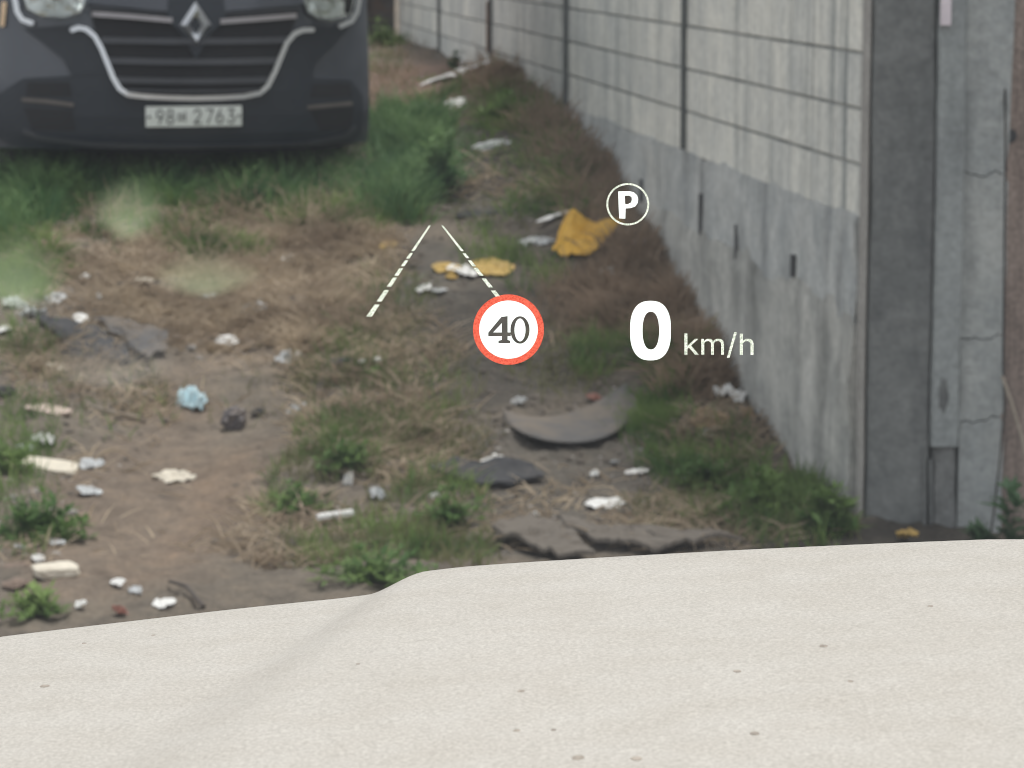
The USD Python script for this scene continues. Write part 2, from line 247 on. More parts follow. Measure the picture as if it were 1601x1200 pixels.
_gx, _gy = np.meshgrid(np.arange(GX0, GX1, GS), np.arange(GY0, GY1, GS), indexing='ij')
HGT = ground(_gx, _gy)
def gz(x, y):
    x, y = np.broadcast_arrays(np.asarray(x, float), np.asarray(y, float))
    return map_coordinates(HGT, [(x.ravel() - GX0) / GS, (y.ravel() - GY0) / GS], order=1, mode='nearest').reshape(x.shape)
def ray(px, py):
    u, v = (np.asarray(px, float) - 800.5) / FP, -(np.asarray(py, float) - 600) / FP
    return np.stack([u, cp + v * sp, -sp + v * cp], -1)
def at(px, py):
    """where on the ground a point of the photograph lies: (n, 3)"""
    d = np.atleast_2d(ray(px, py)); t = np.full(len(d), 9.0); live = np.ones(len(d), bool)
    for _ in range(520):
        q = d * t[:, None]; live &= (q[:, 2] + H) > gz(q[:, 0], q[:, 1])
        if not live.any(): break
        t[live] += 0.05
    for _ in range(3):
        q = d * t[:, None]; e = (q[:, 2] + H) - gz(q[:, 0], q[:, 1]); t += np.clip(e / 0.22, -0.04, 0.04)
    q = d * t[:, None]; q[:, 2] = gz(q[:, 0], q[:, 1]); return q
def at1(px, py): return at([px], [py])[0]

def graded(lo, hi, a, b, step, grow=1.35):
    mid = list(np.arange(a, b, step)); s = step; l = []; x = a
    while x > lo: s *= grow; x -= s; l.append(x)
    s = step; r = []; x = mid[-1]
    while x < hi: s *= grow; x += s; r.append(x)
    return np.array(l[::-1] + mid + r)
ax = graded(-150, 150, -3.4, 2.6, 0.025); ay = graded(-60, 190, 9.4, 21.0, 0.03, 1.12)
mx, my = np.meshgrid(ax, ay, indexing='ij'); mz = ground(mx, my)
soil = np.empty(mx.shape + (3,)); soil[:] = (0.165, 0.142, 0.116)
def patch(px, py, rx, ry, color, k=1.0):
    """soil of another colour: an uneven patch about this place"""
    c = at1(px, py); a = at1(px + rx, py); b = at1(px, py - ry); c2 = at1(px, py + ry)
    rX = np.hypot(*(a - c)[:2]) + 1e-3; rY = 0.5 * abs(b[1] - c2[1]) + 1e-3
    r = np.hypot((mx - c[0]) / rX, (my - c[1]) / rY)
    r = r + 0.7 * (meshkit.fbm(np.stack([mx, my, 0 * mx], -1) * 4.0, 3, 9) - 0.5)
    w = np.clip((1.15 - r) / 0.5, 0, 1)[..., None] * k
    soil[:] = soil * (1 - w) + np.array(color) * w
DARK, WARM, PALE, GREY = (0.072, 0.066, 0.058), (0.205, 0.158, 0.12), (0.225, 0.195, 0.158), (0.122, 0.112, 0.098)
patch(250, 800, 190, 130, WARM); patch(260, 660, 170, 90, PALE, .7); patch(220, 760, 90, 220, (0.195, 0.157, 0.124), .9); patch(150, 410, 130, 60, (0.285, 0.24, 0.19), .9); patch(400, 450, 240, 110, (0.275, 0.225, 0.175), .9)
patch(800, 520, 230, 110, DARK, .9); patch(650, 420, 110, 50, GREY, .9); patch(740, 600, 170, 60, DARK, .6); patch(900, 740, 200, 90, GREY, .8); patch(880, 830, 200, 40, GREY, .8)
patch(820, 240, 110, 90, DARK, 1); patch(800, 130, 90, 60, DARK, 1); patch(790, 310, 110, 30, GREY, .8); patch(1000, 480, 90, 60, (0.19, 0.145, 0.11), .8); patch(560, 560, 80, 40, GREY, .6); patch(620, 140, 50, 50, (0.22, 0.15, 0.12), .8)
patch(1150, 640, 80, 60, DARK, .8); patch(1280, 835, 160, 40, DARK, 1); patch(1480, 845, 120, 25, DARK, 1); patch(1080, 560, 60, 60, DARK, .7); patch(300, 230, 300, 60, DARK, .9)
soil = soil * (0.85 + 0.3 * meshkit.fbm(np.stack([mx, my, 0 * mx], -1) * 2.2, 4, 11))[..., None]
gm = usdkit.mesh(stage, '/World/ground', (np.stack([mx, my, mz], -1).reshape(-1, 3), grid_faces(*mx.shape)), '/World/Looks/soil_look', smooth=True)
UsdGeom.PrimvarsAPI(gm).CreatePrimvar('soil', Sdf.ValueTypeNames.Color3fArray, 'vertex').Set(Vt.Vec3fArray.FromNumpy(soil.reshape(-1, 3).astype(np.float32)))
tag(gm.GetPrim(), kind='structure')

# ------------------------------------------------------------------ the block wall
wall = thing('block_wall', 'long grey concrete block wall with dark rain streaks along the right of the lane', 'wall')
def wp(s, n, z): return np.array([P0[0] + WD[0] * s + WN[0] * n, P0[1] + WD[1] * s + WN[1] * n, z + H])
def wbox(s0, s1, n0, n1, z0, z1, ch=0.0):
    """a box in wall coordinates; ch chamfers the edges of the face that looks over the lane (n1)"""
    c = ch
    v = [wp(s, n0, z) for s, z in ((s0, z0), (s1, z0), (s1, z1), (s0, z1))] + [wp(s, n1 - c, z) for s, z in ((s0, z0), (s1, z0), (s1, z1), (s0, z1))] + [wp(s, n1, z) for s, z in ((s0 + c, z0 + c), (s1 - c, z0 + c), (s1 - c, z1 - c), (s0 + c, z1 - c))]
    f = [[0, 1, 2, 3]]
    for a in (0, 4): f += [[a + i, a + 4 + i, a + 4 + (i + 1) % 4, a + (i + 1) % 4] for i in range(4)]
    f += [[8, 11, 10, 9]]
    v, f = np.array(v), np.array(f); f = np.vstack([f[:, [0, 1, 2]], f[:, [0, 2, 3]]])
    m = trimesh.Trimesh(v, f, process=False); m.fix_normals(); return m
ZT = -0.985                                                          # top of the footing below the eye
joints = [0.0, 3.60, 7.76, 11.9, 16.0, 20.4]
far_blocks = []; nb = 0
r = np.random.default_rng(3)
for course in range(11):
    z0 = ZT + course * 0.2
    for a, b in zip(joints[:-1], joints[1:]):
        a2 = a + (0.018 if a else 0.0); n = round((b - a2) / 0.4); w = (b - a2) / n
        for i in range(n):
            gap = 0.010 if (i == 4 and a == 0) else 0.0055
            m = wbox(a2 + i * w + gap / 2, a2 + (i + 1) * w - gap / 2, -0.15, r.uniform(-0.0015, 0.0015), z0 + 0.005 + r.uniform(-.001, .001), z0 + 0.1945, 0.004)
            if course < 6 and nb < 290: obj('block', m, 'block_look', wall); nb += 1
            else: far_blocks.append(m)
tag(obj('upper_blocks', cat(*far_blocks), 'block_look', wall), kind='stuff')
obj('mortar', wbox(0.004, 20.39, -0.14, -0.0055, ZT + 0.003, ZT + 2.19), 'mortar_look', wall)
for j in joints[1:-1]: obj('joint_strip', wbox(j - 0.006, j + 0.020, -0.138, 0.026, ZT + 0.02, ZT + 2.18, 0.003), 'strip_look', wall)
obj('coping', wbox(0.0, 20.4, -0.165, 0.015, ZT + 2.203, ZT + 2.26, 0.006), 'plinth_look', wall)
def rough_band(s0, s1, n1, z0, z1, ns, nz, amp, edge, seed):
    """a cast face with an uneven surface and a ragged upper edge"""
    S, T = np.meshgrid(np.linspace(s0, s1, ns), np.linspace(0, 1, nz), indexing='ij')
    top = z1 + edge * (meshkit.fbm(np.stack([S * 3.5, 0 * S, 0 * S], -1), 4, seed) - 0.5) * 2
    Z = z0 + (top - z0) * T
    N = n1 + amp * (meshkit.fbm(np.stack([S * 5, Z * 5, 0 * S], -1), 4, seed + 1) - 0.5) * 2 - 0.008 * (T > 0.999)
    v = np.stack([P0[0] + WD[0] * S + WN[0] * N, P0[1] + WD[1] * S + WN[1] * N, Z + H], -1)
    back = v.copy(); nn = -0.16 - N; back[..., 0] += WN[0] * nn; back[..., 1] += WN[1] * nn
    f = grid_faces(ns, nz); k = ns * nz; v = np.vstack([v.reshape(-1, 3), back.reshape(-1, 3)])
    rim = []
    loop = [i * nz for i in range(ns)] + [(ns - 1) * nz + j for j in range(1, nz)] + [i * nz + nz - 1 for i in range(ns - 2, -1, -1)] + [j for j in range(nz - 2, 0, -1)]
    for a, b in zip(loop, loop[1:] + loop[:1]): rim += [[a, a + k, b + k], [a, b + k, b]]
    m = trimesh.Trimesh(v, np.vstack([f, f[:, ::-1] + k, rim]), process=False); m.fix_normals(); return m
band = rough_band(0.0, 20.4, 0.010, -1.36, ZT + 0.012, 420, 16, 0.014, 0.024, 20)
obj('footing', band, 'footing_look', wall, 40)
obj('plinth', rough_band(0.0, 20.4, 0.022, -2.6, -1.31, 380, 26, 0.016, 0.05, 30), 'plinth_look', wall, 40)
for px, y0, y1 in ((1105, 303, 368), (1163, 352, 408), (1253, 400, 436), (1010, 280, 316)):
    u = (px - 800.5) / FP; d = 10.9 * 1119.0 / (px - 230); s = (d - 10.9) * 1.0172; k = FP / d
    za, zb = -(y1 + 88) / k, -(y0 + 88) / k
    fr = obj('weep_slot', wbox(s - 0.010, s + 0.026, -0.02, 0.0245, za, zb, 0.003), 'joint_look', wall)
obj('rusty_bar', cat(tube([wp(12.02, 0.012, z) for z in np.linspace(-0.80, -0.42, 6)], 0.022)), 'rust_look', wall)

# ------------------------------------------------------------------ posts and old boards at the wall's near end
def X(px, d=10.93): return (px - 800.5) / FP * d
def Zp(py, d=10.93): return -(py + 88) / FP * d + H
GZ = gz(1.5, 11.0) - 0.25; TOP = H + 1.25
pl = thing('concrete_pillar', 'dark grey square concrete pillar closing the near end of the block wall', 'pillar')
def cham(x0, x1, y0, y1, z0, z1, c=0.012, wob=0.0, seed=0, nz=40):
    ring = np.array([(x0 + c, y0), (x1 - c, y0), (x1, y0 + c), (x1, y1), (x0, y1), (x0, y0 + c)]); k = len(ring); v = []
    for i, z in enumerate(np.linspace(z0, z1, nz)):
        rr = ring.copy()
        if wob:
            nn = meshkit.fbm(np.column_stack([ring[:, 0] * 9, np.full(k, z * 3.2), ring[:, 1] * 5]), 4, seed) - 0.5
            rr[:, 0] += nn * wob; rr[:, 1] += (meshkit.fbm(np.column_stack([ring[:, 0] * 9 + 7, np.full(k, z * 3.2), ring[:, 1] * 5]), 4, seed) - 0.5) * wob
        v.append(np.column_stack([rr, np.full(k, z)]))
    v = np.vstack(v); f = []
    for i in range(nz - 1):
        for j in range(k): a, b = i * k + j, i * k + (j + 1) % k; f += [[a, b, b + k], [a, b + k, a + k]]
    f += [[0, j + 1, j] for j in range(1, k - 1)] + [[(nz - 1) * k, (nz - 1) * k + j, (nz - 1) * k + j + 1] for j in range(1, k - 1)]
    return trimesh.Trimesh(v, f, process=False)
obj('shaft', cham(X(1363), X(1461), 10.93, 11.22, GZ, TOP, 0.010, 0.016, 1, 140), 'pillar_look', pl)
obj('mortar_edge', cham(X(1349), X(1362.4), 10.945, 11.005, GZ, TOP, 0.022, 0.006, 2), 'plaster_look', pl)
ps = thing('concrete_post', 'narrow pale grey concrete post between the dark pillar and the cracked slab', 'post')
obj('shaft', cham(X(1463), X(1508), 10.925, 11.10, Zp(700), TOP, 0.009, 0.018, 3, 120), 'post_look', ps)
obj('broken_foot', cham(X(1466), X(1506), 10.935, 11.10, GZ, Zp(701), 0.012, 0.03, 4, 60), 'broken_look', ps)
obj('spalled_patch', trimesh.Trimesh(*(lambda m: (m.vertices * (.75 + .5 * meshkit.noise(m.vertices * 2.5, 4)[:, None]) * [0.020, 0.006, 0.075] + [X(1482), 10.926, Zp(618)], m.faces))(trimesh.creation.icosphere(2))), 'pillar_look', ps, True)
for q in (1454, 1464): obj('conduit', tube([(X(q) + .004 * math.sin(z * 9), 10.925, z) for z in np.linspace(GZ, Zp(700 + (q - 1454) * 2), 12)], 0.007), 'pillar_look', ps, True)
sl = thing('cracked_slab', 'upright pale concrete slab split across by three ragged cracks, right of the narrow post', 'slab')
cr = [(900, 0), (656, 1), (526, 2), (268, 3), (-700, 4)]
def crack(py, seed, off):
    x = np.linspace(X(1509.5), X(1575), 14); z = Zp(py) + (meshkit.fbm(np.stack([x * 28, 0 * x, 0 * x], -1), 3, 40 + seed) - 0.5) * 0.05 + off
    return list(zip(x, z))
for (a, i), (b, j) in zip(cr[:-1], cr[1:]):
    lo = crack(a, i, 0.0025); hi = crack(b, j, -0.0025)
    xr = lambda z: X(1577) - max(0, (z - H + 1.35)) * -0.006 + 0.035 * (meshkit.fbm(np.array([[z * 2.5, 3.3, 0]]), 3, 8)[0] - 0.5)
    edge = [(xr(z), z) for z in np.linspace(lo[-1][1], hi[-1][1], 20)[1:-1]]
    g = Polygon(lo + edge + hi[::-1]).buffer(0)
    if g.geom_type != 'Polygon': g = max(g.geoms, key=lambda q: q.area)
    m = trimesh.creation.extrude_polygon(g, 0.10, engine='earcut'); m.apply_transform([[1, 0, 0, 0], [0, 0, -1, 11.05 + 0.006 * i], [0, 1, 0, 0], [0, 0, 0, 1]]); m.fix_normals()
    obj('slab_piece', m, 'slab_look', sl)
obj('core', box(X(1511), X(1570), 10.985, 11.045, GZ, TOP), 'joint_look', sl)
bw = thing('board_wall', 'weathered brown vertical boards at the right edge behind a black cable', 'wall')
for i in range(8):
    w = 0.115; x0 = X(1572) + 0.03 + i * (w + 0.006)
    obj('board', cham(x0, x0 + w, 11.16 + 0.008 * (i % 3), 11.185 + 0.008 * (i % 3), GZ, TOP, 0.004, 0.008, 60 + i), 'old_wood_look', bw)
obj('backing', box(X(1572) + 0.01, X(1572) + 1.0, 11.21, 11.24, GZ, TOP - 0.01), 'joint_look', bw)
obj('knot_hole', trimesh.Trimesh(*(lambda m: (m.vertices * [0.035, 0.012, 0.028] + [X(1590), 11.155, Zp(215)], m.faces))(trimesh.creation.icosphere(2))), 'joint_look', bw, True)
cb = [(X(px), 11.02 - 0.1 * (py > 200), Zp(py)) for px, py in ((1571, -300), (1572, 60), (1571, 215), (1572, 330), (1574, 480), (1575, 570), (1579, 640), (1573, 720), (1566, 800), (1560, 850))]
tag(obj('cable', tube(cb, 0.0045, 6), 'black_rubber_look', None, True), 'thin black cable hanging down between the cracked slab and the boards', 'cable')
tag(obj('stick', tube([(X(1572), 10.90, Zp(585)), (X(1585), 10.88, Zp(622)), (X(1604), 10.86, Zp(685)), (X(1625), 10.84, Zp(790)), (X(1632), 10.83, GZ + .15)], 0.006, 6), 'pale_stick_look', None, True), 'thin pale bent stick leaning on the cracked slab at the right edge', 'stick')
tg = thing('plastic_tag', 'narrow white and pink plastic tag fixed high on the pale post', 'tag')
obj('strip', cham(X(1464.5), X(1481.5), 10.912, 10.918, Zp(37), Zp(-70), 0.002), 'tag_look', tg)
obj('strap', cham(X(1461.8), X(1483), 10.906, 10.911, Zp(-58), Zp(-52), 0.001), 'black_rubber_look', tg)

# ------------------------------------------------------------------ dark gate far behind the van
gt = thing('metal_gate', 'dark rusty metal gate closing the far end of the lane behind the van', 'gate')
gy = 31.3; gx1 = (616 - 800.5) / FP * gy / 1.01; zg = float(gz(gx1, gy)) - .1
for i in range(14):
    x1 = gx1 - i * 0.31; obj('panel', box(x1 - 0.30, x1, gy, gy + 0.04, zg, zg + 2.0), 'gate_look', gt)
    if i % 4 == 1: obj('upright', box(x1 - 0.03, x1 + 0.03, gy - 0.05, gy - 0.004, zg, zg + 2.1), 'rust_look', gt)
obj('rail', box(gx1 - 4.3, gx1, gy - 0.04, gy - 0.004, zg + 1.9, zg + 1.96), 'rust_look', gt)

# ------------------------------------------------------------------ the parked van
VD = 16.62; VPX = 302.0
_vr = ray(VPX, 181); VO = _vr * VD; VYAW = math.radians(13.5)
VZ0 = VO[2] + H - 0.42                                              # the ground under the van
van = thing('parked_van', 'dark slate grey delivery van parked nose on in tall grass at top left', 'van', (VO[0], VO[1], VZ0), VYAW)
PROF = np.array([(.30, .45), (.22, .14), (.245, .05), (.32, .015), (.42, .0), (.55, .0), (.66, .012), (.80, .035), (.95, .06), (1.06, .085), (1.14, .13), (1.22, .28), (1.36, .78), (1.47, 1.06), (2.16, 1.72), (2.29, 1.95), (2.34, 2.6), (2.34, 4.6), (2.27, 5.25), (2.1, 5.42), (.5, 5.5), (.34, 5.42)])
def plan(x): return 0.30 * (np.abs(x) / 1.03) ** 2.8
def front(x, z): return plan(x) + np.interp(z, PROF[1:15, 0], PROF[1:15, 1])
_c, _s = math.cos(VYAW), math.sin(VYAW)
def vpx(px, py):
    """a point of the photograph on the van's nose, in the van's own x and z"""
    d = ray(px, py); o = np.array([0, 0, H]) - np.array([VO[0], VO[1], VZ0])
    dl = np.array([_c * d[0] + _s * d[1], -_s * d[0] + _c * d[1], d[2]]); ol = np.array([_c * o[0] + _s * o[1], -_s * o[0] + _c * o[1], o[2]])
    t = VD
    for _ in range(12):
        q = ol + dl * t; t -= (q[1] - front(q[0], np.clip(q[2], .23, 2.1))) / dl[1] * 0.9
    q = ol + dl * t; return q[0], q[2]
def VP(pts): return [vpx(*p) for p in pts]
def on_nose(poly, t0, t1, size=0.05):
    """a panel of this outline lying on the van's nose, t0 to t1 in front of it"""
    out = []
    for g in getattr(poly, 'geoms', [poly]):
        m = trimesh.creation.extrude_polygon(g, 1.0, engine='earcut')
        v, f = trimesh.remesh.subdivide_to_size(np.column_stack([m.vertices[:, :2], m.vertices[:, 2] * 1e-4]), m.faces, size, max_iter=12)
        k = v[:, 2] * 1e4
        w = np.column_stack([v[:, 0], front(v[:, 0], v[:, 1]) - (t0 + (t1 - t0) * k), v[:, 1]]); out.append(trimesh.Trimesh(w, f[:, ::-1] if False else f, process=False))
    m = cat(*out); m.merge_vertices(); trimesh.repair.fix_normals(m); return m
xs = np.array([-1.035, -1.03, -1.01, -.97, -.9, -.8, -.65, -.45, -.2, 0, .2, .45, .65, .8, .9, .97, 1.01, 1.03, 1.035]); v = []
# densify the nose rings
pz = [];
for a, b in zip(PROF, np.roll(PROF, -1, 0)):
    n = max(1, int(np.hypot(*(b - a)) / 0.12)) if a[1] < 2 else max(1, int(np.hypot(*(b - a)) / 0.5))
    pz += [a + (b - a) * i / n for i in range(n)]
pz = np.array(pz)
for x in xs:
    e = max(0, abs(x) - 0.9) / 0.135; ins = 0.10 * (1 - math.sqrt(max(0, 1 - e * e)))
    wt = np.clip((2.2 - pz[:, 1]) / 2.2, 0, 1)
    y = pz[:, 1] + plan(x) * wt + ins * 0.3 * (pz[:, 1] < 1.9) - ins * (pz[:, 1] > 5.2)
    z = pz[:, 0] - ins * (pz[:, 0] > 2.0)
    xx = np.where(pz[:, 0] > 1.3, x * (1 - 0.10 * (pz[:, 0] - 1.3)), x)
    v.append(np.column_stack([xx, y, z]))
k = len(pz); v = np.vstack(v); f = []
for i in range(len(xs) - 1):
    for j in range(k): a, b = i * k + j, i * k + (j + 1) % k; f += [[a, b, b + k], [a, b + k, a + k]]
cv, capf = trimesh.creation.triangulate_polygon(Polygon(pz[:, ::-1]), engine='earcut')
capf = np.array([int(np.argmin(np.hypot(*(pz[:, ::-1] - q).T))) for q in cv])[capf]
f += capf.tolist() + (capf[:, ::-1] + (len(xs) - 1) * k).tolist()
vb = trimesh.Trimesh(v, f, process=False); trimesh.repair.fix_normals(vb)
body = obj('body', vb, 'paint_look', van, 35)
P = lambda pts: Polygon(VP(pts)).buffer(0)
# black bumper mask across the nose; the painted corners stay above and outside it
obj('bumper', on_nose(P([(-8, 150), (36, 122), (112, 118), (98, 92), (60, 62), (36, 44), (112, 38), (150, 60), (300, 100), (455, 60), (487, 38), (545, 44), (520, 72), (492, 100), (488, 122), (548, 124), (567, 150), (564, 208), (545, 226), (470, 236), (300, 240), (120, 236), (20, 226), (-8, 214)]), 0.0, 0.012), 'plastic_look', van, 30)
ch_line = [(112, 46), (122, 42.5), (134, 45), (147, 56), (157, 74), (166, 96), (176, 121), (186, 138), (199, 147), (225, 150), (262, 152), (302, 153), (345, 152), (380, 150), (404, 145), (417, 134), (428, 112), (437, 90), (447, 66), (459, 52), (472, 46.5), (487, 46)]
gr = P([(140, 12), (150, 56), (170, 96), (190, 138), (225, 148), (302, 150), (380, 147), (412, 136), (432, 92), (452, 54), (468, 14), (302, 24)])
gl = obj('grille', on_nose(gr, 0.004, 0.015), 'recess_look', van, 30)
for y0, x0, x1, b in ((64, 158, 448, 0.016), (96, 170, 434, 0.016), (126, 182, 420, 0.015), (142, 200, 406, 0.006)):
    ln = LineString(VP([(x0, y0 - 2), ((x0 + x1) / 2 - 40, y0), ((x0 + x1) / 2 + 40, y0), (x1, y0 - 2)])).buffer(b, cap_style='flat')
    obj('slat', on_nose(ln, 0.015, 0.040), 'slat_look', gl, 30)
for pts in ([(143, 21), (200, 25), (268, 31)], [(343, 33), (400, 29), (462, 24)]):
    obj('trim_bar', on_nose(LineString(VP(pts)).buffer(0.013, cap_style='flat'), 0.016, 0.045), 'satin_bar_look', van, 30)
obj('trim_band', on_nose(LineString(VP(ch_line)).buffer(0.0125), 0.013, 0.04, 0.03), 'chrome_look', van, 35)
# the nose edge above the grille
obj('bonnet_edge', on_nose(P([(120, -40), (130, 4), (268, 18), (302, 22), (340, 18), (478, 6), (492, -36), (302, -30)]), 0.001, 0.022), 'paint_look', van, 30)
for pts in ([(33, -6), (38, 14), (60, 27), (100, 30), (126, 22), (135, 4), (130, -40), (80, -70), (40, -60)], [(470, 0), (476, 20), (496, 32), (520, 33), (543, 24), (549, 4), (544, -56), (510, -66), (474, -38)]):
    g = P(pts); c = g.centroid
    h = obj('headlight', on_nose(g, 0.002, 0.012), 'recess_look', van, 30)
    rm = on_nose(g.buffer(-0.012), 0.012, 0.03, 0.012)
    rm.vertices = rm.vertices - np.column_stack([0 * rm.vertices[:, 0], .045 * meshkit.noise(rm.vertices * [22, 0, 26] + 3.3, 6) - .012, 0 * rm.vertices[:, 0]])
    obj('reflector', rm, 'reflector_look', h, 40)
    for dx, dz, rr_ in ((-0.075, 0.0, .06), (0.065, -0.01, .05), (0.0, -.035, .03), (-.03, .05, .045), (.105, .03, .03)):
        m = trimesh.creation.icosphere(2, rr_); m.vertices = m.vertices * [1, 0.5, 0.9] + [c.x + dx, front(c.x + dx, c.y + dz) - 0.052, c.y + dz]
        obj('lamp_bowl', m, 'bowl_look', h, True)
    obj('lens', on_nose(g, 0.095, 0.099), 'glass_look', h, 30)
for pts in ([(21, -50), (22, -5), (26, 18), (34, 30), (48, 35)], [(562, -50), (561, -5), (557, 18), (549, 32), (531, 40)]):
    obj('lamp_trim', on_nose(LineString(VP(pts)).buffer(0.013), 0.012, 0.035, 0.03), 'chrome_look', van, 35)
obj('indicator', on_nose(LineString(VP([(6, 5), (3, 38)])).buffer(0.012), 0.004, 0.02), 'amber_look', van, 30)
for pts in ([(42, 128), (108, 128), (112, 150), (40, 150)], [(36, 168), (112, 172), (118, 204), (50, 202)], [(488, 130), (546, 130), (550, 150), (484, 152)], [(484, 172), (552, 168), (548, 200), (500, 204)]):
    obj('air_intake', on_nose(P(pts), 0.0125, 0.016), 'recess_look', van, 30)
for pts in ([(36, 155), (75, 158), (112, 163)], [(482, 167), (515, 164), (548, 161)]):
    obj('intake_bar', on_nose(LineString(VP(pts)).buffer(0.010), 0.016, 0.03), 'dull_bar_look', van, 30)
obj('lower_lip', on_nose(LineString(VP([(40, 205), (60, 214), (140, 225), (302, 230), (470, 226), (540, 212), (553, 200)])).buffer(0.014), 0.012, 0.034), 'slat_look', van, 30)
# number plate
pl_c = vpx(302, 181); plate = obj('number_plate', on_nose(shapely.box(pl_c[0] - .26, pl_c[1] - .055, pl_c[0] + .26, pl_c[1] + .055), 0.03, 0.042), 'plate_look', van)
yp = float(front(pl_c[0], pl_c[1])) - 0.0425
def put_text(m, cx, cz, w, h, name='character'):
    m = m.copy(); b = m.bounds; s = (w / (b[1][0] - b[0][0]), h / (b[1][1] - b[0][1]))
    v = (m.vertices - [(b[0][0] + b[1][0]) / 2, (b[0][1] + b[1][1]) / 2, 0]) * [s[0], s[1], 1]
    m.vertices = np.column_stack([v[:, 0] + cx, front(v[:, 0] + cx, v[:, 1] + cz) - 0.0425 - v[:, 2], v[:, 1] + cz]); m.invert(); trimesh.repair.fix_normals(m)
    obj(name, m, 'ink_look', plate)
for chs, px in (('9', 249), ('8', 265), ('2', 308), ('7', 327), ('6', 343), ('3', 361)):
    put_text(meshkit.text_mesh(chs, 0.08, 0.002), (px - 302.5) / 151 * .52 + pl_c[0], pl_c[1], 0.041, 0.082)
hang = shapely.union_all([shapely.box(0, 0, .026, .03).difference(shapely.box(.006, .006, .02, .024)), shapely.box(.035, -.008, .041, .042), shapely.box(.027, .012, .036, .018)])
put_text(cat(*[trimesh.creation.extrude_polygon(g, .002, engine='earcut') for g in getattr(hang, 'geoms', [hang])]), (283 - 302.5) / 151 * .52 + pl_c[0], pl_c[1], .044, .06)
for dx in (-.243, .243): obj('plate_bolt', trimesh.Trimesh(*(lambda m: (m.vertices * [.009, .004, .009] + [pl_c[0] + dx, yp - 0.001 + float(plan(pl_c[0] + dx) - plan(pl_c[0])), pl_c[1]], m.faces))(trimesh.creation.icosphere(1))), 'ink_look', plate)
# diamond emblem: a ridged rhombus ring on a dark shield
cx, cz = vpx(305, 39); ra, rb = 0.088, 0.128
obj('emblem_shield', on_nose(P([(262, -10), (348, -10), (352, 30), (330, 50), (306, 92), (282, 50), (260, 30)]), 0.016, 0.03), 'plastic_look', van, 30)
def rh(a, b, y): return [(cx, y, cz + b), (cx + a, y, cz), (cx, y, cz - b), (cx - a, y, cz)]
y0 = float(front(cx, cz)) - 0.03
v = np.array(rh(ra, rb, y0 - .003) + rh(ra * .66, rb * .66, y0 - .036) + rh(ra * .34, rb * .34, y0 - .003)); f = []
for a in (0, 4):
    for i in range(4): j = (i + 1) % 4; f += [[a + i, a + 4 + i, a + 4 + j], [a + i, a + 4 + j, a + j]]
for i in range(4): j = (i + 1) % 4; f += [[8 + i, i, j], [8 + i, j, 8 + j]]
m = trimesh.Trimesh(v, f, process=False); trimesh.repair.fix_normals(m); obj('emblem', m, 'chrome_look', van)
for sx in (-1, 1):
    for yy in (1.05, 4.4):
        w = thing_w = UsdGeom.Xform.Define(stage, path_for('wheel', van)); w.AddTranslateOp().Set(Gf.Vec3d(sx * 0.86, yy, 0.335)); w.AddRotateYOp().Set(90.0)
        prof = np.array([(.20, -.10), (.29, -.115), (.325, -.09), (.34, -.04), (.34, .04), (.325, .09), (.29, .115), (.20, .10), (.20, -.10)])
        obj('tyre', trimesh.creation.revolve(prof, sections=40), 'tyre_look', w.GetPrim(), 40)
        obj('rim', trimesh.creation.revolve(np.array([(0, -.05), (.06, -.07), (.17, -.05), (.205, -.09), (.205, .09), (.17, .05), (.06, .07), (0, .05)]), sections=32), 'satin_bar_look', w.GetPrim(), 40)
    mm = trimesh.creation.icosphere(3, 1.0); mm.vertices = np.sign(mm.vertices) * np.abs(mm.vertices) ** .6 * [.11, .07, .2] + [sx * 1.2, 1.45, 1.62]
    obj('wing_mirror', cat(mm, box(min(sx * .98, sx * 1.12), max(sx * .98, sx * 1.12), 1.43, 1.48, 1.5, 1.56)), 'plastic_look', van, 40)
gx_, gz_ = np.meshgrid(np.linspace(-.84, .84, 15), np.linspace(1.52, 2.10, 8), indexing='ij')
gy_ = np.interp(gz_, PROF[1:16, 0], PROF[1:16, 1]); gy_ = gy_ + plan(gx_) * np.clip((2.2 - gy_) / 2.2, 0, 1) - .02
wsm = trimesh.Trimesh(np.stack([gx_ * (1 - .1 * (gz_ - 1.3)), gy_, gz_ + .01], -1).reshape(-1, 3), grid_faces(15, 8)[:, ::-1], process=False)
if wsm.face_normals[:, 1].mean() > 0: wsm.invert()
obj('windscreen', wsm, 'tint_look', van, True)

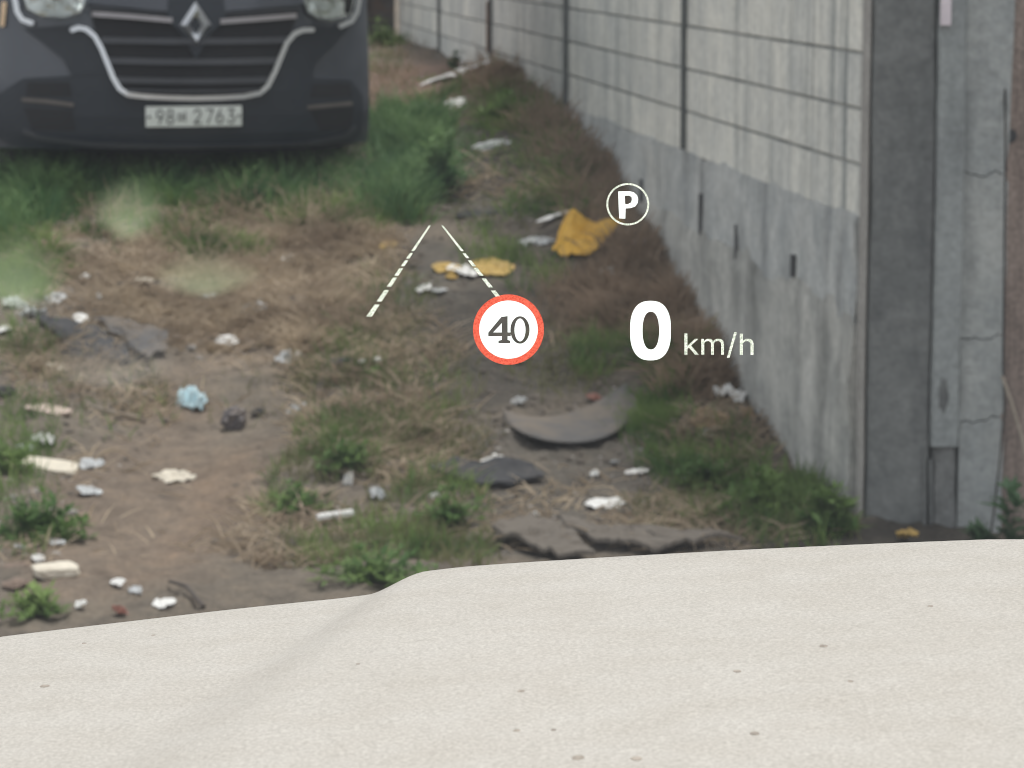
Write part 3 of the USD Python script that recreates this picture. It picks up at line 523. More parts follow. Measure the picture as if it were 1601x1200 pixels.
# ------------------------------------------------------------------ the car the photograph is taken from
XC = 0.37
car = thing('white_car', 'pearl white car seen from its driving seat, its bonnet filling the bottom of the view', 'car')
def yfront(x): return 2.50 - 0.16 * (x - XC) ** 2 - 0.10 * np.abs((x - XC) / 0.8) ** 4
_ex = [-.60, -.38, -.30, -.20, -.12, -.085, -.05, 0.0, .10, .20, .38, .74]
_ez = [-.535, -.500, -.4950, -.4935, -.4920, -.4880, -.4800, -.4768, -.4715, -.4665, -.4610, -.461]
def smooth01(t): t = np.clip(t, 0, 1); return t * t * (3 - 2 * t)
def bonnet_z(x, y):
    yf = yfront(x); q = yf - y
    base = np.interp(x, [-.9, -.60, -.38, 0.1, .38, .74, 1.4], [-.61, -.535, -.503, -.486, -.4755, -.4735, -.53])
    cr = -0.098 - (2.36 - y) * 0.135
    st = 0.0150 * (0.72 * smooth01((cr + 0.030 - x) / (0.044 + 0.07 * np.clip(2.36 - y, 0, 2))) + 0.28 * smooth01((cr + 0.07 - x) / 0.12)) * np.clip(1.15 - 0.5 * (2.36 - y), 0.3, 1.15)
    st = st * smooth01((x + 0.75) / 0.5)                                   # the low side climbs back towards the wing
    z = base - st + 0.075 * q - 0.02 * q * q
    a = np.clip((0.12 - q) / 0.12, 0, 0.9999); return z - 0.06 * (1 - np.sqrt(1 - a * a)) + H
bx = np.concatenate([np.linspace(XC - .9, -.42, 16)[:-1], np.linspace(-.42, .5, 185), np.linspace(.5, XC + .9, 24)[1:]])
q = np.concatenate([[0, .0004, .0015, .003, .006, .01, .016, .024], np.linspace(.034, .13, 22), np.linspace(.14, 1.42, 70)])
BX, Q = np.meshgrid(bx, q, indexing='ij'); BY = yfront(BX) - Q; BZ = bonnet_z(BX, BY)
top = np.stack([BX, BY, BZ], -1); low = top[:, :1].copy(); low[..., 2] -= 0.03; low[..., 1] -= 0.004
sheet = np.concatenate([low, top], 1)
bm = (sheet.reshape(-1, 3), grid_faces(*sheet.shape[:2])[:, ::-1])
bt = trimesh.Trimesh(*bm, process=False)
if bt.face_normals[:, 2].mean() < 0: bt.invert()
obj('bonnet', bt, 'pearl_look', car, True)
fx = np.linspace(XC - .9, XC + .9, 60); zs = np.array([0, .02, .2, .4, .6, .78]); fo = np.array([.012, .0, -.05, -.06, -.03, .05])
FX, K = np.meshgrid(fx, np.arange(6), indexing='ij'); ztop = bonnet_z(fx, yfront(fx) - 0.0001) - 0.035
fz = ztop[:, None] - zs[K] * 1.0; fy = yfront(FX) - 0.004 - fo[K] + .03
ff = trimesh.Trimesh(np.stack([FX, fy - .03, fz], -1).reshape(-1, 3), grid_faces(60, 6), process=False)
if ff.face_normals[:, 1].mean() < 0: ff.invert()
obj('front_bumper', ff, 'pearl_look', car, True)
for sx in (-1, 1):
    x = XC + sx * .9; yy = np.linspace(1.09, float(yfront(x)), 24); a = bonnet_z(np.full(24, x), yy) - 0.001
    v = np.concatenate([np.column_stack([np.full(24, x), yy, a]), np.column_stack([np.full(24, x + sx * .05), yy, a - .15]), np.column_stack([np.full(24, x + sx * .05), yy, a - .6])])
    m = trimesh.Trimesh(v, grid_faces(3, 24), process=False)
    if (m.face_normals[:, 0].mean() > 0) != (sx > 0): m.invert()
    obj('wing', m, 'pearl_look', car, True)
    wx = UsdGeom.Xform.Define(stage, path_for('wheel', car)); wx.AddTranslateOp().Set(Gf.Vec3d(XC + sx * .82, 1.7, 0.34)); wx.AddRotateYOp().Set(90.0)
    obj('tyre', trimesh.creation.revolve(prof, sections=40), 'tyre_look', wx.GetPrim(), 40)
for px, py, w in ((70, 1073, 15), (815, 1081, 12), (1288, 1010, 14), (1153, 1050, 13), (904, 1186, 20), (996, 1187, 18), (1180, 1148, 16), (1455, 948, 9), (808, 1143, 12), (866, 1142, 9), (132, 1006, 7), (240, 993, 6), (1330, 1066, 10), (560, 1038, 7)):
    d = ray(px, py); t = 1.2
    for _ in range(600):
        p = d * t
        if p[2] + H < bonnet_z(p[0], p[1]): break
        t += 0.002
    p = d * t; rr = w / 2 / FP * t; m = trimesh.creation.icosphere(2, 1.0); m.vertices *= 1 + .5 * (meshkit.noise(m.vertices * 2 + px, 3)[:, None] - .5)
    m.vertices = m.vertices * [rr, rr * 1.6, rr * .18] + [p[0], p[1], float(bonnet_z(p[0], p[1])) + rr * .02]
    obj('dirt_speck', m, 'speck_look', car, True)
# windscreen and dashboard between the eye and the bonnet
wv = []; 
for i in range(13):
    x = XC + (i - 6) / 6 * .72; bow = 0.10 * ((i - 6) / 6) ** 2
    for j in range(9):
        t = j / 8; wv.append((x * (1 - 0.0 * t), 1.08 - bow - t * 0.86 + 0.05 * math.sin(math.pi * t), H - .40 + t * 0.80 + 0.05 * math.sin(math.pi * t)))
wm = trimesh.Trimesh(wv, grid_faces(13, 9), process=False); obj('windscreen', wm, 'windscreen_look', car, True)
def on_glass(px, py):
    d = ray(px, py); o = np.array([0, 0, H]); T = wm.vertices[wm.faces]; e1, e2 = T[:, 1] - T[:, 0], T[:, 2] - T[:, 0]; h = np.cross(d, e2); a = (e1 * h).sum(1); q_ = o - T[:, 0]
    u = (q_ * h).sum(1) / a; c = np.cross(q_, e1); v_ = (c @ d) / a; t = (e2 * c).sum(1) / a; k_ = np.argmax((u >= -1e-6) & (v_ >= -1e-6) & (u + v_ <= 1 + 1e-6) & (t > 0)); return d * t[k_] + o
for px, py, rx, ry, sd in ((200, 300, 44, 38, 1), (28, 405, 58, 50, 2), (325, 402, 66, 22, 3), (180, 540, 80, 30, 4)):
    an = np.linspace(0, 2 * np.pi, 40, endpoint=False); rr = .75 + .5 * meshkit.fbm(np.stack([np.cos(an) * 1.3, np.sin(an) * 1.3, 0 * an + sd], -1), 3, sd)
    pts = np.array([on_glass(px, py)] + [on_glass(px + rx * r_ * math.cos(a_), py + ry * r_ * math.sin(a_)) for a_, r_ in zip(an, rr)]); pts[:, 1] -= 0.003; pts[:, 2] -= 0.004
    for q_ in range(4):
        p2 = pts[0] + (pts - pts[0]) * (1.2 - .27 * q_) - [0, .0012 * q_, .0012 * q_]
        obj('smear', trimesh.Trimesh(p2, [[0, i_ + 1, (i_ + 1) % 40 + 1] for i_ in range(40)], process=False), 'smear_look' if sd < 4 else 'smear_dust_look', car)
dx, dy = np.meshgrid(np.linspace(XC - .72, XC + .72, 24), np.linspace(0.42, 1.03, 16), indexing='ij')
dz = H - .445 - .10 * ((1.03 - dy) / .6) ** 2 - .03 * (meshkit.noise(np.stack([dx * 4, dy * 4, 0 * dx], -1), 4) - .5)
obj('dashboard', trimesh.Trimesh(np.stack([dx, dy - 0.1 * ((dx - XC) / .72) ** 2, dz], -1).reshape(-1, 3), grid_faces(24, 16), process=False), 'interior_look', car, True)

# ------------------------------------------------------------------ head-up display: lit signs standing above the bonnet's edge, where the driver's eye finds them
HD = 2.42
def hx(px): return (px - 800.5) / FP * HD
def hy(py): return -(py - 600) / FP * HD
HM = Gf.Matrix4d(CAM); HM.SetTranslateOnly(Gf.Vec3d(*(np.array([0, cp, -sp]) * HD + [0, 0, H])))
def hp(pts): return Polygon([(hx(a), hy(b)) for a, b in pts])
def ext(g, z0=0.0, z1=0.001):
    m = cat(*[trimesh.creation.extrude_polygon(q, z1 - z0, engine='earcut') for q in getattr(g, 'geoms', [g])]); m.apply_translation((0, 0, z0)); return m
def ell(cx, cy, rx, ry, n=72, pw=2.0):
    a = np.linspace(0, 2 * np.pi, n, endpoint=False); c, s = np.cos(a), np.sin(a)
    return hp(zip(cx + rx * np.sign(c) * np.abs(c) ** (2 / pw), cy + ry * np.sign(s) * np.abs(s) ** (2 / pw)))
four = hp([(784, 496), (793, 494.5), (793, 520), (798, 520), (798, 524.5), (793, 524.5), (793, 531.5), (797, 533), (797, 535.5), (780, 535.5), (780, 533), (785.5, 531.5), (785.5, 524.5), (764, 524.5), (764, 520)]).difference(hp([(785.5, 503), (785.5, 520), (769.5, 520)]))
four = four.buffer(hx(801.2)); zero40 = ell(813, 515.5, 15.0, 21.5).difference(ell(813, 515.5, 8.6, 17.8))
sg = thing('speed_limit_display', 'round head-up speed limit sign reading 40 in a red ring', 'display sign', matrix=HM)
obj('ring', ext(ell(795, 515, 55.5, 55).difference(ell(795, 515, 46, 45.6))), 'red_glow', sg)
obj('disc', ext(ell(795, 515, 45.8, 45.4).difference(four).difference(zero40)), 'white_glow', sg)
pk = thing('parking_display', 'head-up letter P lit inside a thin white circle', 'display sign', matrix=HM)
obj('circle', ext(ell(981.5, 319, 33.5, 33).difference(ell(981.5, 319, 30.6, 30.2))), 'soft_glow', pk)
pp = hp([(966.5, 299), (984, 298.5), (991, 300.5), (996, 305), (997.8, 311), (997, 317), (993, 322.5), (986, 325), (978, 325.4), (977.5, 341.5), (968, 341)]).difference(hp([(977, 305.5), (984, 305.5), (987.6, 308), (988, 312), (986.4, 316.4), (982, 318.6), (977.3, 318.8)]))
obj('letter', ext(pp.buffer(hx(801.7)).buffer(-hx(801.7))), 'white_glow', pk)
rd = thing('speed_display', 'head-up speed reading of a large bold 0 beside km/h', 'display sign', matrix=HM)
obj('digit', ext(ell(1017, 516.5, 32, 46.5, pw=2.5).difference(ell(1017.5, 516.5, 13, 29.5, pw=2.3))), 'white_glow', rd)
tm = meshkit.text_mesh('km/h', 0.018, 0.001); b = tm.bounds
tm.vertices = (tm.vertices - [b[0][0], b[0][1], 0]) * [(hx(1178) - hx(1070)) / (b[1][0] - b[0][0]), (hy(519) - hy(559)) / (b[1][1] - b[0][1]), 1] + [hx(1070), hy(559), 0]
obj('unit', tm, 'soft_glow', rd)
for nm, (xa, ya), (xb, yb), dashes in (('left', (610, 395), (92, 1172), ((395, 612), (628, 676), (690, 741), (758, 822), (838, 915), (945, 1042), (1068, 1170))), ('right', (718, 395), (1192, 1000), ((395, 612), (630, 672), (690, 741), (755, 822), (845, 922), (948, 1000)))):
    ln = thing('lane_line_display', f'head-up dashed white lane line, the {nm} one of the two', 'display line', matrix=HM)
    for a, c in dashes:
        g = []
        for Y in (a, c):
            fr = (Y - ya) / (yb - ya); xc = xa + (xb - xa) * fr; w = (18 + 30 * (Y - 395) / 700) / 2
            g.append((560 + xc / 5.454, 280 + Y / 5.454, w / 5.454 * .95))
        (x0, y0_, w0), (x1, y1_, w1) = g
        obj('dash', ext(hp([(x0 - w0, y0_), (x0 + w0, y0_), (x1 + w1, y1_), (x1 - w1, y1_)])), 'soft_glow', ln)

# ------------------------------------------------------------------ grass, straw and clods
def blades(base, length, width, lean, seed, mat_name, name, label, catg, curl=0.5, lying=False):
    """many tapering blades in one mesh: base (n,3)"""
    r = np.random.default_rng(seed); n = len(base); az = r.uniform(0, 2 * np.pi, n); L = length * r.uniform(.45, 1.25, n); W = width * r.uniform(.6, 1.4, n)
    th = np.abs(r.normal(0, lean, n)) if not lying else r.uniform(.85, 1.5, n)
    d = np.stack([np.cos(az) * np.sin(th), np.sin(az) * np.sin(th), np.cos(th)], -1); o = np.stack([np.cos(az), np.sin(az), 0 * az], -1)
    side = np.stack([-np.sin(az), np.cos(az), 0 * az], -1); a2 = r.uniform(0, 2 * np.pi, n); side = side * np.cos(a2)[:, None] + np.cross(d, side) * np.sin(a2)[:, None]
    cu = curl * r.uniform(.2, 1.2, n)
    p0 = base; p1 = base + d * (L * .5)[:, None]; d2 = d + (o - np.array([0, 0, .6])) * cu[:, None] * .8; d2 /= np.linalg.norm(d2, axis=1, keepdims=True); p2 = p1 + d2 * (L * .5)[:, None]
    w = (W / 2)[:, None]
    V = np.stack([p0 - side * w, p0 + side * w, p1 - side * w * .8, p1 + side * w * .8, p2], 1).reshape(-1, 3)
    F = (np.arange(n)[:, None, None] * 5 + np.array([[0, 1, 3], [0, 3, 2], [2, 3, 4]])[None]).reshape(-1, 3)
    return tag(obj(name, (V, F), mat_name), label, catg, kind='stuff')
def scatter(zones, seed, jitter=0.0, clump=0.0, bare=True):
    """points on the ground inside uneven patches; zone = (px, py, rx, ry, n)"""
    r = np.random.default_rng(seed); P_ = []
    for px, py, rx, ry, n in zones:
        a = r.uniform(0, 2 * np.pi, n); rad = np.sqrt(r.uniform(0, 1, n)) * (0.75 + 0.5 * r.random(n))
        P_.append(np.stack([px + rx * rad * np.cos(a), py + ry * rad * np.sin(a)], 1))
    P_ = np.vstack(P_); g = at(P_[:, 0], np.clip(P_[:, 1], -20, 1000))
    if clump:
        keep = meshkit.fbm(g * [5, 5, 0], 2, seed) + r.uniform(-.12, .12, len(g)) > clump; g = g[keep]
    if bare:                                                     # the wheel track stays bare
        tw = np.abs(g[:, 0] - (-1.27 + .10 * np.sin(g[:, 1] * 2.1))) / .30 + .5 * (meshkit.noise(g * [3, 3, 0], 77) - .5); g = g[(tw > 1) | (g[:, 1] > 14.0) | (r.random(len(g)) < .07)]
    dw = (g[:, 0] - P0[0]) * WN[0] + (g[:, 1] - P0[1]) * WN[1]
    return g[(dw > 0.04) & (g[:, 1] > 10.3)] - [0, 0, 0.006]
# tall bluish grass in front of and around the van, tuft by tuft
def tufts(zones, seed, per, radius, height, width, look, name, label, catg, clump=0.0, lean=.42, curl=.6):
    c = scatter(zones, seed, clump=clump); r = np.random.default_rng(seed + 9); n = len(c); hs = height * r.uniform(.45, 1.2, n)
    B = np.repeat(c, per, 0); m = len(B); az = r.uniform(0, 6.283, m); rad = radius * np.sqrt(r.random(m)); B = B + np.stack([np.cos(az) * rad, np.sin(az) * rad, 0 * az], -1); B[:, 2] = gz(B[:, 0], B[:, 1]) - .006
    L = np.repeat(hs, per) * r.uniform(.5, 1.15, m); W = width * r.uniform(.6, 1.4, m); th = np.abs(r.normal(0, lean, m)) + .25 * rad / radius
    d = np.stack([np.cos(az) * np.sin(th), np.sin(az) * np.sin(th), np.cos(th)], -1); o = np.stack([np.cos(az), np.sin(az), 0 * az], -1); sd = np.stack([-np.sin(az), np.cos(az), 0 * az], -1); a2 = r.uniform(0, 6.283, m)
    sd = sd * np.cos(a2)[:, None] + np.cross(d, sd) * np.sin(a2)[:, None]; d2 = d + (o - [0, 0, .7]) * (curl * r.uniform(.1, 1.3, m))[:, None]; d2 /= np.linalg.norm(d2, axis=1, keepdims=True)
    p1 = B + d * (L * .55)[:, None]; p2 = p1 + d2 * (L * .5)[:, None]; w = (W / 2)[:, None]
    V = np.stack([B - sd * w, B + sd * w, p1 - sd * w * .85, p1 + sd * w * .85, p2], 1).reshape(-1, 3); F = (np.arange(m)[:, None, None] * 5 + np.array([[0, 1, 3], [0, 3, 2], [2, 3, 4]])[None]).reshape(-1, 3)
    return tag(obj(name, (V, F), look), label, catg, kind='stuff')
z = [(60, 285, 90, 34, 70), (190, 295, 100, 32, 75), (330, 290, 110, 34, 95), (455, 287, 75, 38, 95), (622, 305, 48, 40, 62), (650, 245, 45, 70, 75), (20, 330, 60, 40, 35), (625, 205, 50, 35, 35)]
tufts(z, 1, 34, .09, .25, .0085, 'blue_grass_look', 'tall_grass', 'tall bluish green grass growing in front of the parked van', 'grass')
z = [(480, 330, 120, 30, 40), (330, 330, 120, 30, 22), (120, 345, 90, 20, 10), (40, 420, 50, 50, 45), (335, 390, 60, 20, 26), (560, 335, 100, 22, 30)]
tufts(z, 31, 26, .08, .16, .007, 'grass_look', 'fringe_grass', 'lighter green fringe below the tall grass by the van', 'grass', lean=.6, curl=.9)
z = [(430, 320, 140, 34, 34), (330, 410, 150, 40, 16), (480, 375, 120, 40, 26), (200, 330, 90, 20, 6), (520, 280, 90, 30, 8), (330, 280, 120, 30, 7)]
tufts(z, 32, 16, .08, .24, .006, 'straw_look', 'straw_tufts', 'pale dry grass tufts leaning out of the green grass by the van', 'straw', lean=.75, curl=1.0)
z = [(40, 420, 50, 55, 700), (335, 395, 70, 22, 420), (200, 365, 90, 25, 500), (520, 335, 120, 25, 900), (770, 390, 55, 40, 500), (830, 430, 60, 30, 350), (960, 560, 70, 45, 700), (1020, 610, 55, 60, 900), (1045, 690, 60, 60, 700), (930, 560, 50, 30, 300),
     (1130, 760, 90, 60, 700), (1240, 790, 80, 50, 700), (500, 700, 60, 60, 500), (560, 690, 60, 40, 300), (450, 770, 60, 40, 500), (690, 780, 70, 50, 500), (590, 870, 120, 55, 900), (700, 870, 60, 40, 300), (30, 545, 60, 40, 300), (40, 680, 50, 60, 400), (30, 800, 60, 70, 500), (60, 940, 70, 50, 500), (560, 560, 60, 50, 250), (600, 470, 60, 50, 200), (590, 80, 40, 40, 500), (790, 155, 40, 30, 300), (700, 620, 50, 40, 120), (1290, 790, 55, 60, 800), (1220, 810, 90, 50, 900), (1090, 700, 80, 60, 600), (1000, 640, 50, 60, 600), (620, 640, 90, 60, 350), (300, 640, 250, 60, 160), (850, 200, 50, 40, 450), (760, 140, 60, 40, 350), (700, 210, 60, 40, 250), (800, 250, 60, 30, 250), (900, 310, 50, 30, 200)]
blades(scatter(z, 3, clump=.44), 0.115, 0.006, .6, 4, 'grass_look', 'short_grass', 'short green grass and weeds in patches over the dirt lane', 'grass')
z = [(600, 600, 140, 90, 2600), (560, 720, 130, 70, 1800), (640, 700, 100, 70, 1200), (560, 850, 130, 60, 1600), (330, 610, 260, 50, 1500), (700, 850, 90, 50, 900), (880, 560, 90, 60, 900), (1100, 800, 120, 40, 900), (1180, 720, 90, 50, 800), (600, 470, 80, 60, 700), (740, 690, 60, 40, 300), (80, 560, 70, 40, 400), (560, 520, 90, 40, 500), (30, 900, 50, 60, 300), (820, 330, 120, 30, 400), (600, 100, 50, 60, 600), (700, 170, 70, 40, 300), (130, 930, 120, 50, 350), (1250, 820, 120, 40, 700), (1180, 770, 130, 60, 900), (430, 620, 160, 60, 700)]
blades(scatter(z, 41, clump=.40), 0.075, 0.006, .75, 42, 'olive_look', 'olive_ground_cover', 'low olive green growth mixed with dead stems across the lane', 'ground cover')
# dry straw, matted
z = [(420, 380, 170, 50, 4800), (330, 470, 220, 80, 6720), (480, 520, 150, 70, 4160), (560, 400, 80, 70, 2240), (150, 400, 120, 45, 1920), (560, 640, 160, 60, 2080), (260, 600, 220, 60, 1600), (620, 700, 120, 60, 1280), (90, 560, 90, 40, 800), (640, 540, 80, 50, 640), (250, 800, 200, 120, 800), (900, 800, 250, 60, 720), (400, 330, 150, 25, 800), (1120, 690, 90, 60, 960), (780, 280, 90, 40, 800), (150, 900, 200, 90, 800), (300, 900, 200, 60, 800), (450, 850, 120, 80, 960), (1100, 820, 160, 40, 640)]
blades(scatter(z, 5, clump=.36), 0.15, 0.0085, .9, 6, 'straw_look', 'dry_straw', 'matted dry straw lying over the dirt in front of the van', 'straw', lying=True)
blades(scatter([(440, 355, 150, 40, 900), (350, 460, 200, 60, 500), (500, 500, 120, 60, 400), (330, 400, 70, 22, 300)], 15, clump=.40), 0.14, 0.0045, .8, 16, 'straw_look', 'standing_straw', 'standing wisps of pale dry grass below the green grass by the van', 'straw', curl=.9)
z = [(960, 470, 90, 60, 1700), (1040, 440, 60, 60, 1100), (990, 400, 40, 40, 500), (880, 490, 60, 50, 500), (900, 260, 70, 60, 700), (870, 200, 60, 60, 1100), (600, 130, 50, 50, 900), (820, 130, 60, 40, 1100), (760, 110, 60, 40, 500), (950, 330, 60, 50, 700), (1070, 500, 60, 70, 900), (640, 75, 40, 30, 300), (1100, 600, 60, 40, 500)]
blades(scatter(z, 7, clump=.38), 0.15, 0.005, .9, 8, 'red_straw_look', 'reddish_dead_weeds', 'reddish brown dead weeds heaped along the foot of the block wall', 'dead weeds', curl=.8)
z = [(860, 170, 50, 50, 60), (930, 290, 50, 60, 50), (1010, 420, 60, 50, 60), (1080, 520, 50, 60, 50), (900, 230, 60, 50, 45), (790, 110, 60, 35, 40), (985, 480, 70, 40, 45), (1090, 600, 50, 30, 25)]
tufts(z, 51, 22, .09, .20, .008, 'red_straw_look', 'dead_weed_tufts', 'taller tan and reddish dead weed tufts standing along the wall foot', 'dead weeds', lean=.7, curl=1.0)
z = [(830, 160, 50, 40, 26), (880, 260, 60, 40, 22), (780, 200, 40, 40, 12), (1050, 560, 50, 40, 22), (840, 320, 60, 25, 14), (690, 150, 40, 40, 10)]
tufts(z, 52, 24, .08, .16, .008, 'grass_look', 'wall_grass', 'loose green grass tufts among the dead weeds near the wall', 'grass', lean=.6, curl=.9)
def clods(zones, seed, rmin, rmax, mat_name, name, label, catg, clump=0):
    g = scatter(zones, seed, clump=clump); r = np.random.default_rng(seed + 50); n = len(g)
    tpl = []
    for q in range(5):
        m = trimesh.creation.icosphere(1, 1.0); m.vertices *= (0.7 + .6 * meshkit.noise(m.vertices * 1.6 + q * 7.3, q))[:, None]; m.vertices *= [1, .8, .55]; tpl.append(m)
    s = rmin + (rmax - rmin) * r.random(n) ** 3; a = r.uniform(0, 2 * np.pi, n); V, F = [], []; o = 0
    for i in range(n):
        m = tpl[i % 5]; c, d = math.cos(a[i]), math.sin(a[i]); v = m.vertices * s[i]; v = np.column_stack([v[:, 0] * c - v[:, 1] * d, v[:, 0] * d + v[:, 1] * c, v[:, 2]]) + g[i] + [0, 0, .004]
        V.append(v); F.append(m.faces + o); o += len(v)
    return tag(obj(name, (np.vstack(V), np.vstack(F)), mat_name), label, catg, kind='stuff')
clods([(300, 700, 380, 220, 1300), (850, 700, 300, 160, 1500), (800, 450, 250, 160, 900), (350, 460, 330, 110, 500), (820, 200, 130, 130, 700)], 21, .005, .026, 'clod_look', 'soil_clods', 'brown crumbs and clods of soil strewn over the lane', 'soil')
clods([(60, 830, 90, 110, 200), (90, 500, 110, 60, 200), (250, 560, 200, 80, 70), (900, 720, 240, 120, 120), (780, 300, 110, 40, 120), (500, 800, 300, 120, 70), (1090, 660, 70, 50, 60), (700, 180, 120, 90, 60), (250, 900, 200, 50, 50)], 23, .005, .017, 'pebble_look', 'pale_pebbles', 'small pale pebbles and crumbs of rubble in the dirt', 'pebbles')

# plants that stand out one by one
def plant(px, py, hpx, wpx, n, look, label, name='weed', seed=0, leaf_len=.042, catg='weed', pos=None):
    n = int(n * 1.7)
    g = at1(px, py) if pos is None else np.array(pos); k = FP / g[1]; h, w = hpx / k, wpx / k / 2; r = np.random.default_rng(100 + seed)
    t = thing(name, label, catg, g); V, F = [], []; o = 0; st = []
    ns = max(3, n // 14)
    for i in range(ns):
        a = r.uniform(0, 6.28); rad = w * (.15 + 1.25 * r.random() ** .7); hh = h * r.uniform(.3, 1.0) * max(.25, 1 - .5 * (rad / w) ** 2); tip = np.array([rad * math.cos(a), rad * math.sin(a), hh])
        pts = [tip * np.array([q ** 1.5, q ** 1.5, q]) for q in np.linspace(0, 1, 5)]; pts[0] = tip * [.15, .15, 0] - [0, 0, .02]; st.append(tube(pts, .003, 4, .0012))
        for q in range(max(4, n // ns)):
            f_ = r.uniform(.2, 1.0); c = tip * [f_ ** 1.5, f_ ** 1.5, f_]; az = r.uniform(0, 6.28); el = r.uniform(-.2, .9); L = leaf_len * r.uniform(.6, 1.3); W = L * r.uniform(.3, .5)
            d = np.array([math.cos(az) * math.cos(el), math.sin(az) * math.cos(el), math.sin(el)]); s = np.array([-math.sin(az), math.cos(az), 0]); u = np.cross(d, s)
            V += [c, c + d * L * .45 + s * W * .5 + u * W * .12, c + d * L, c + d * L * .45 - s * W * .5 + u * W * .12, c + d * L * .5]
            F += [[o, o + 4, o + 1], [o + 1, o + 4, o + 2], [o, o + 3, o + 4], [o + 3, o + 2, o + 4]]; o += 5
    obj('stems', cat(*st), look, t); obj('foliage', (np.array(V), np.array(F)), look, t)
plant(578, 586, 26, 34, 60, 'sprout_look', 'bright yellow green sprout between two white scraps', seed=1, leaf_len=.03)
plant(60, 850, 100, 140, 420, 'weed_look', 'large leafy green weed at the left edge above the grey stone', seed=2, leaf_len=.06)
plant(20, 735, 70, 80, 240, 'weed_look', 'green weed at the left edge beside the cream foam slab', seed=3)
plant(55, 960, 50, 110, 240, 'weed_look', 'low green weed at bottom left below the torn cream foam chunk', seed=4)
plant(460, 800, 60, 110, 300, 'weed_look', 'green weed patch left of the narrow white lath', seed=5)
plant(540, 730, 60, 90, 260, 'weed_look', 'small leafy weed above the white lath in the middle of the lane', seed=6)
plant(700, 815, 60, 110, 260, 'weed_look', 'low weed beside the dark flat sheet in the lane', seed=7)
plant(590, 910, 70, 170, 380, 'weed_look', 'wide weed patch just beyond the step in the white bonnet', seed=8)
plant(1200, 800, 80, 130, 420, 'weed_look', 'bushy green weed on the mound left of the wall corner', seed=9, leaf_len=.055)
plant(1295, 830, 95, 90, 420, 'weed_look', 'tall leafy weed pressed against the wall beside the dark pillar', seed=10, leaf_len=.055)
plant(1110, 760, 70, 110, 300, 'weed_look', 'low weed on the mound with white scraps in it', seed=11)
plant(1562, 850, 150, 60, 26, 'dark_weed_look', 'dark pointed weed standing before the cracked slab at the right edge', seed=12, leaf_len=.10, pos=(X(1565), 10.62, float(gz(X(1565), 10.62))))
plant(1520, 850, 40, 40, 70, 'dark_weed_look', 'small dark weed at the foot of the cracked slab', seed=13, leaf_len=.06, pos=(X(1526), 10.66, float(gz(X(1526), 10.66))))
plant(790, 185, 55, 70, 180, 'weed_look', 'yellow green weed beside the wall above the pale lump of film', seed=14, leaf_len=.07)
plant(715, 110, 40, 30, 60, 'dark_weed_look', 'dark thin weed growing through the far white sheet', seed=15, leaf_len=.07)
plant(600, 75, 55, 70, 180, 'grass_look', 'hazy olive bush at the far end of the lane before the gate', seed=16, leaf_len=.09)
plant(690, 300, 120, 90, 420, 'blue_grass_look', 'tall leafy green weed beside the van\'s front wheel', seed=17, leaf_len=.06)

# ------------------------------------------------------------------ litter and stones, one by one
def frame_at(px, py, yaw):
    g = at1(px, py); e = .12
    nx = (gz(g[0] + e, g[1]) - gz(g[0] - e, g[1])) / (2 * e); ny = (gz(g[0], g[1] + e) - gz(g[0], g[1] - e)) / (2 * e)
    n = np.array([-float(nx), -float(ny), 1]); n /= np.linalg.norm(n); a = np.array([math.cos(yaw), math.sin(yaw), 0]); a = a - n * (a @ n); a /= np.linalg.norm(a); b = np.cross(n, a)
    return g, Gf.Matrix4d(*a, 0, *b, 0, *n, 0, *g, 1)
def sheet_mesh(w, d, h, seed, n=11):
    """a torn, crumpled sheet with thickness"""
    u, v_ = np.meshgrid(np.linspace(-1, 1, n), np.linspace(-1, 1, n), indexing='ij'); r = np.maximum(np.abs(u), np.abs(v_)); a = np.arctan2(v_, u)
    rim = 0.35 + 1.05 * meshkit.fbm(np.stack([np.cos(a) * 2.1, np.sin(a) * 2.1, 0 * a + seed * 1.31], -1), 4, seed)
    sc = r / np.maximum(np.hypot(u, v_), 1e-6); x, y = u * sc * rim * w / 2, v_ * sc * rim * d / 2
    p = np.stack([x / w * 6, y / d * 6, 0 * x + seed], -1)
    z = h * (1 - np.abs(2 * meshkit.fbm(p, 3, seed + 5) - 1) * 2.6).clip(-.2, 1) * (.75 + .25 * np.cos(3 * r)) + h * .25 * (u * math.cos(seed) + v_ * math.sin(seed)) + 0.012
    top = np.stack([x, y, z + .002], -1).reshape(-1, 3); bot = top - [0, 0, .0025]; f = grid_faces(n, n); k = n * n
    loop = [i * n for i in range(n)] + [(n - 1) * n + j for j in range(1, n)] + [i * n + n - 1 for i in range(n - 2, -1, -1)] + list(range(n - 2, 0, -1)); rimf = []
    for a_, b_ in zip(loop, loop[1:] + loop[:1]): rimf += [[a_, a_ + k, b_ + k], [a_, b_ + k, b_]]
    return trimesh.Trimesh(np.vstack([top, bot]), np.vstack([f, f[:, ::-1] + k, rimf]), process=False)
def slab_mesh(w, d, h, seed):
    m = trimesh.creation.icosphere(3, 1.0); v = m.vertices; q = v / np.linalg.norm(v, ord=6, axis=1, keepdims=True)
    q = q * (1 + .28 * (meshkit.fbm(q * 2.2 + seed * 3.7, 3, seed)[:, None] - .5)); m.vertices = q * [w / 2, d / 2, h / 2] + [0, 0, h * .38]; return m
def lump_mesh(w, d, h, seed):
    m = trimesh.creation.icosphere(3, 1.0); v = np.array(m.vertices); v *= (.72 + .7 * (np.abs(meshkit.fbm(v * 2.0 + seed * 5.1, 3, seed) - .5) * 2 + .1))[:, None]; m.vertices = v * [w / 2, d / 2, h / 2] + [0, 0, h * .36]; return m
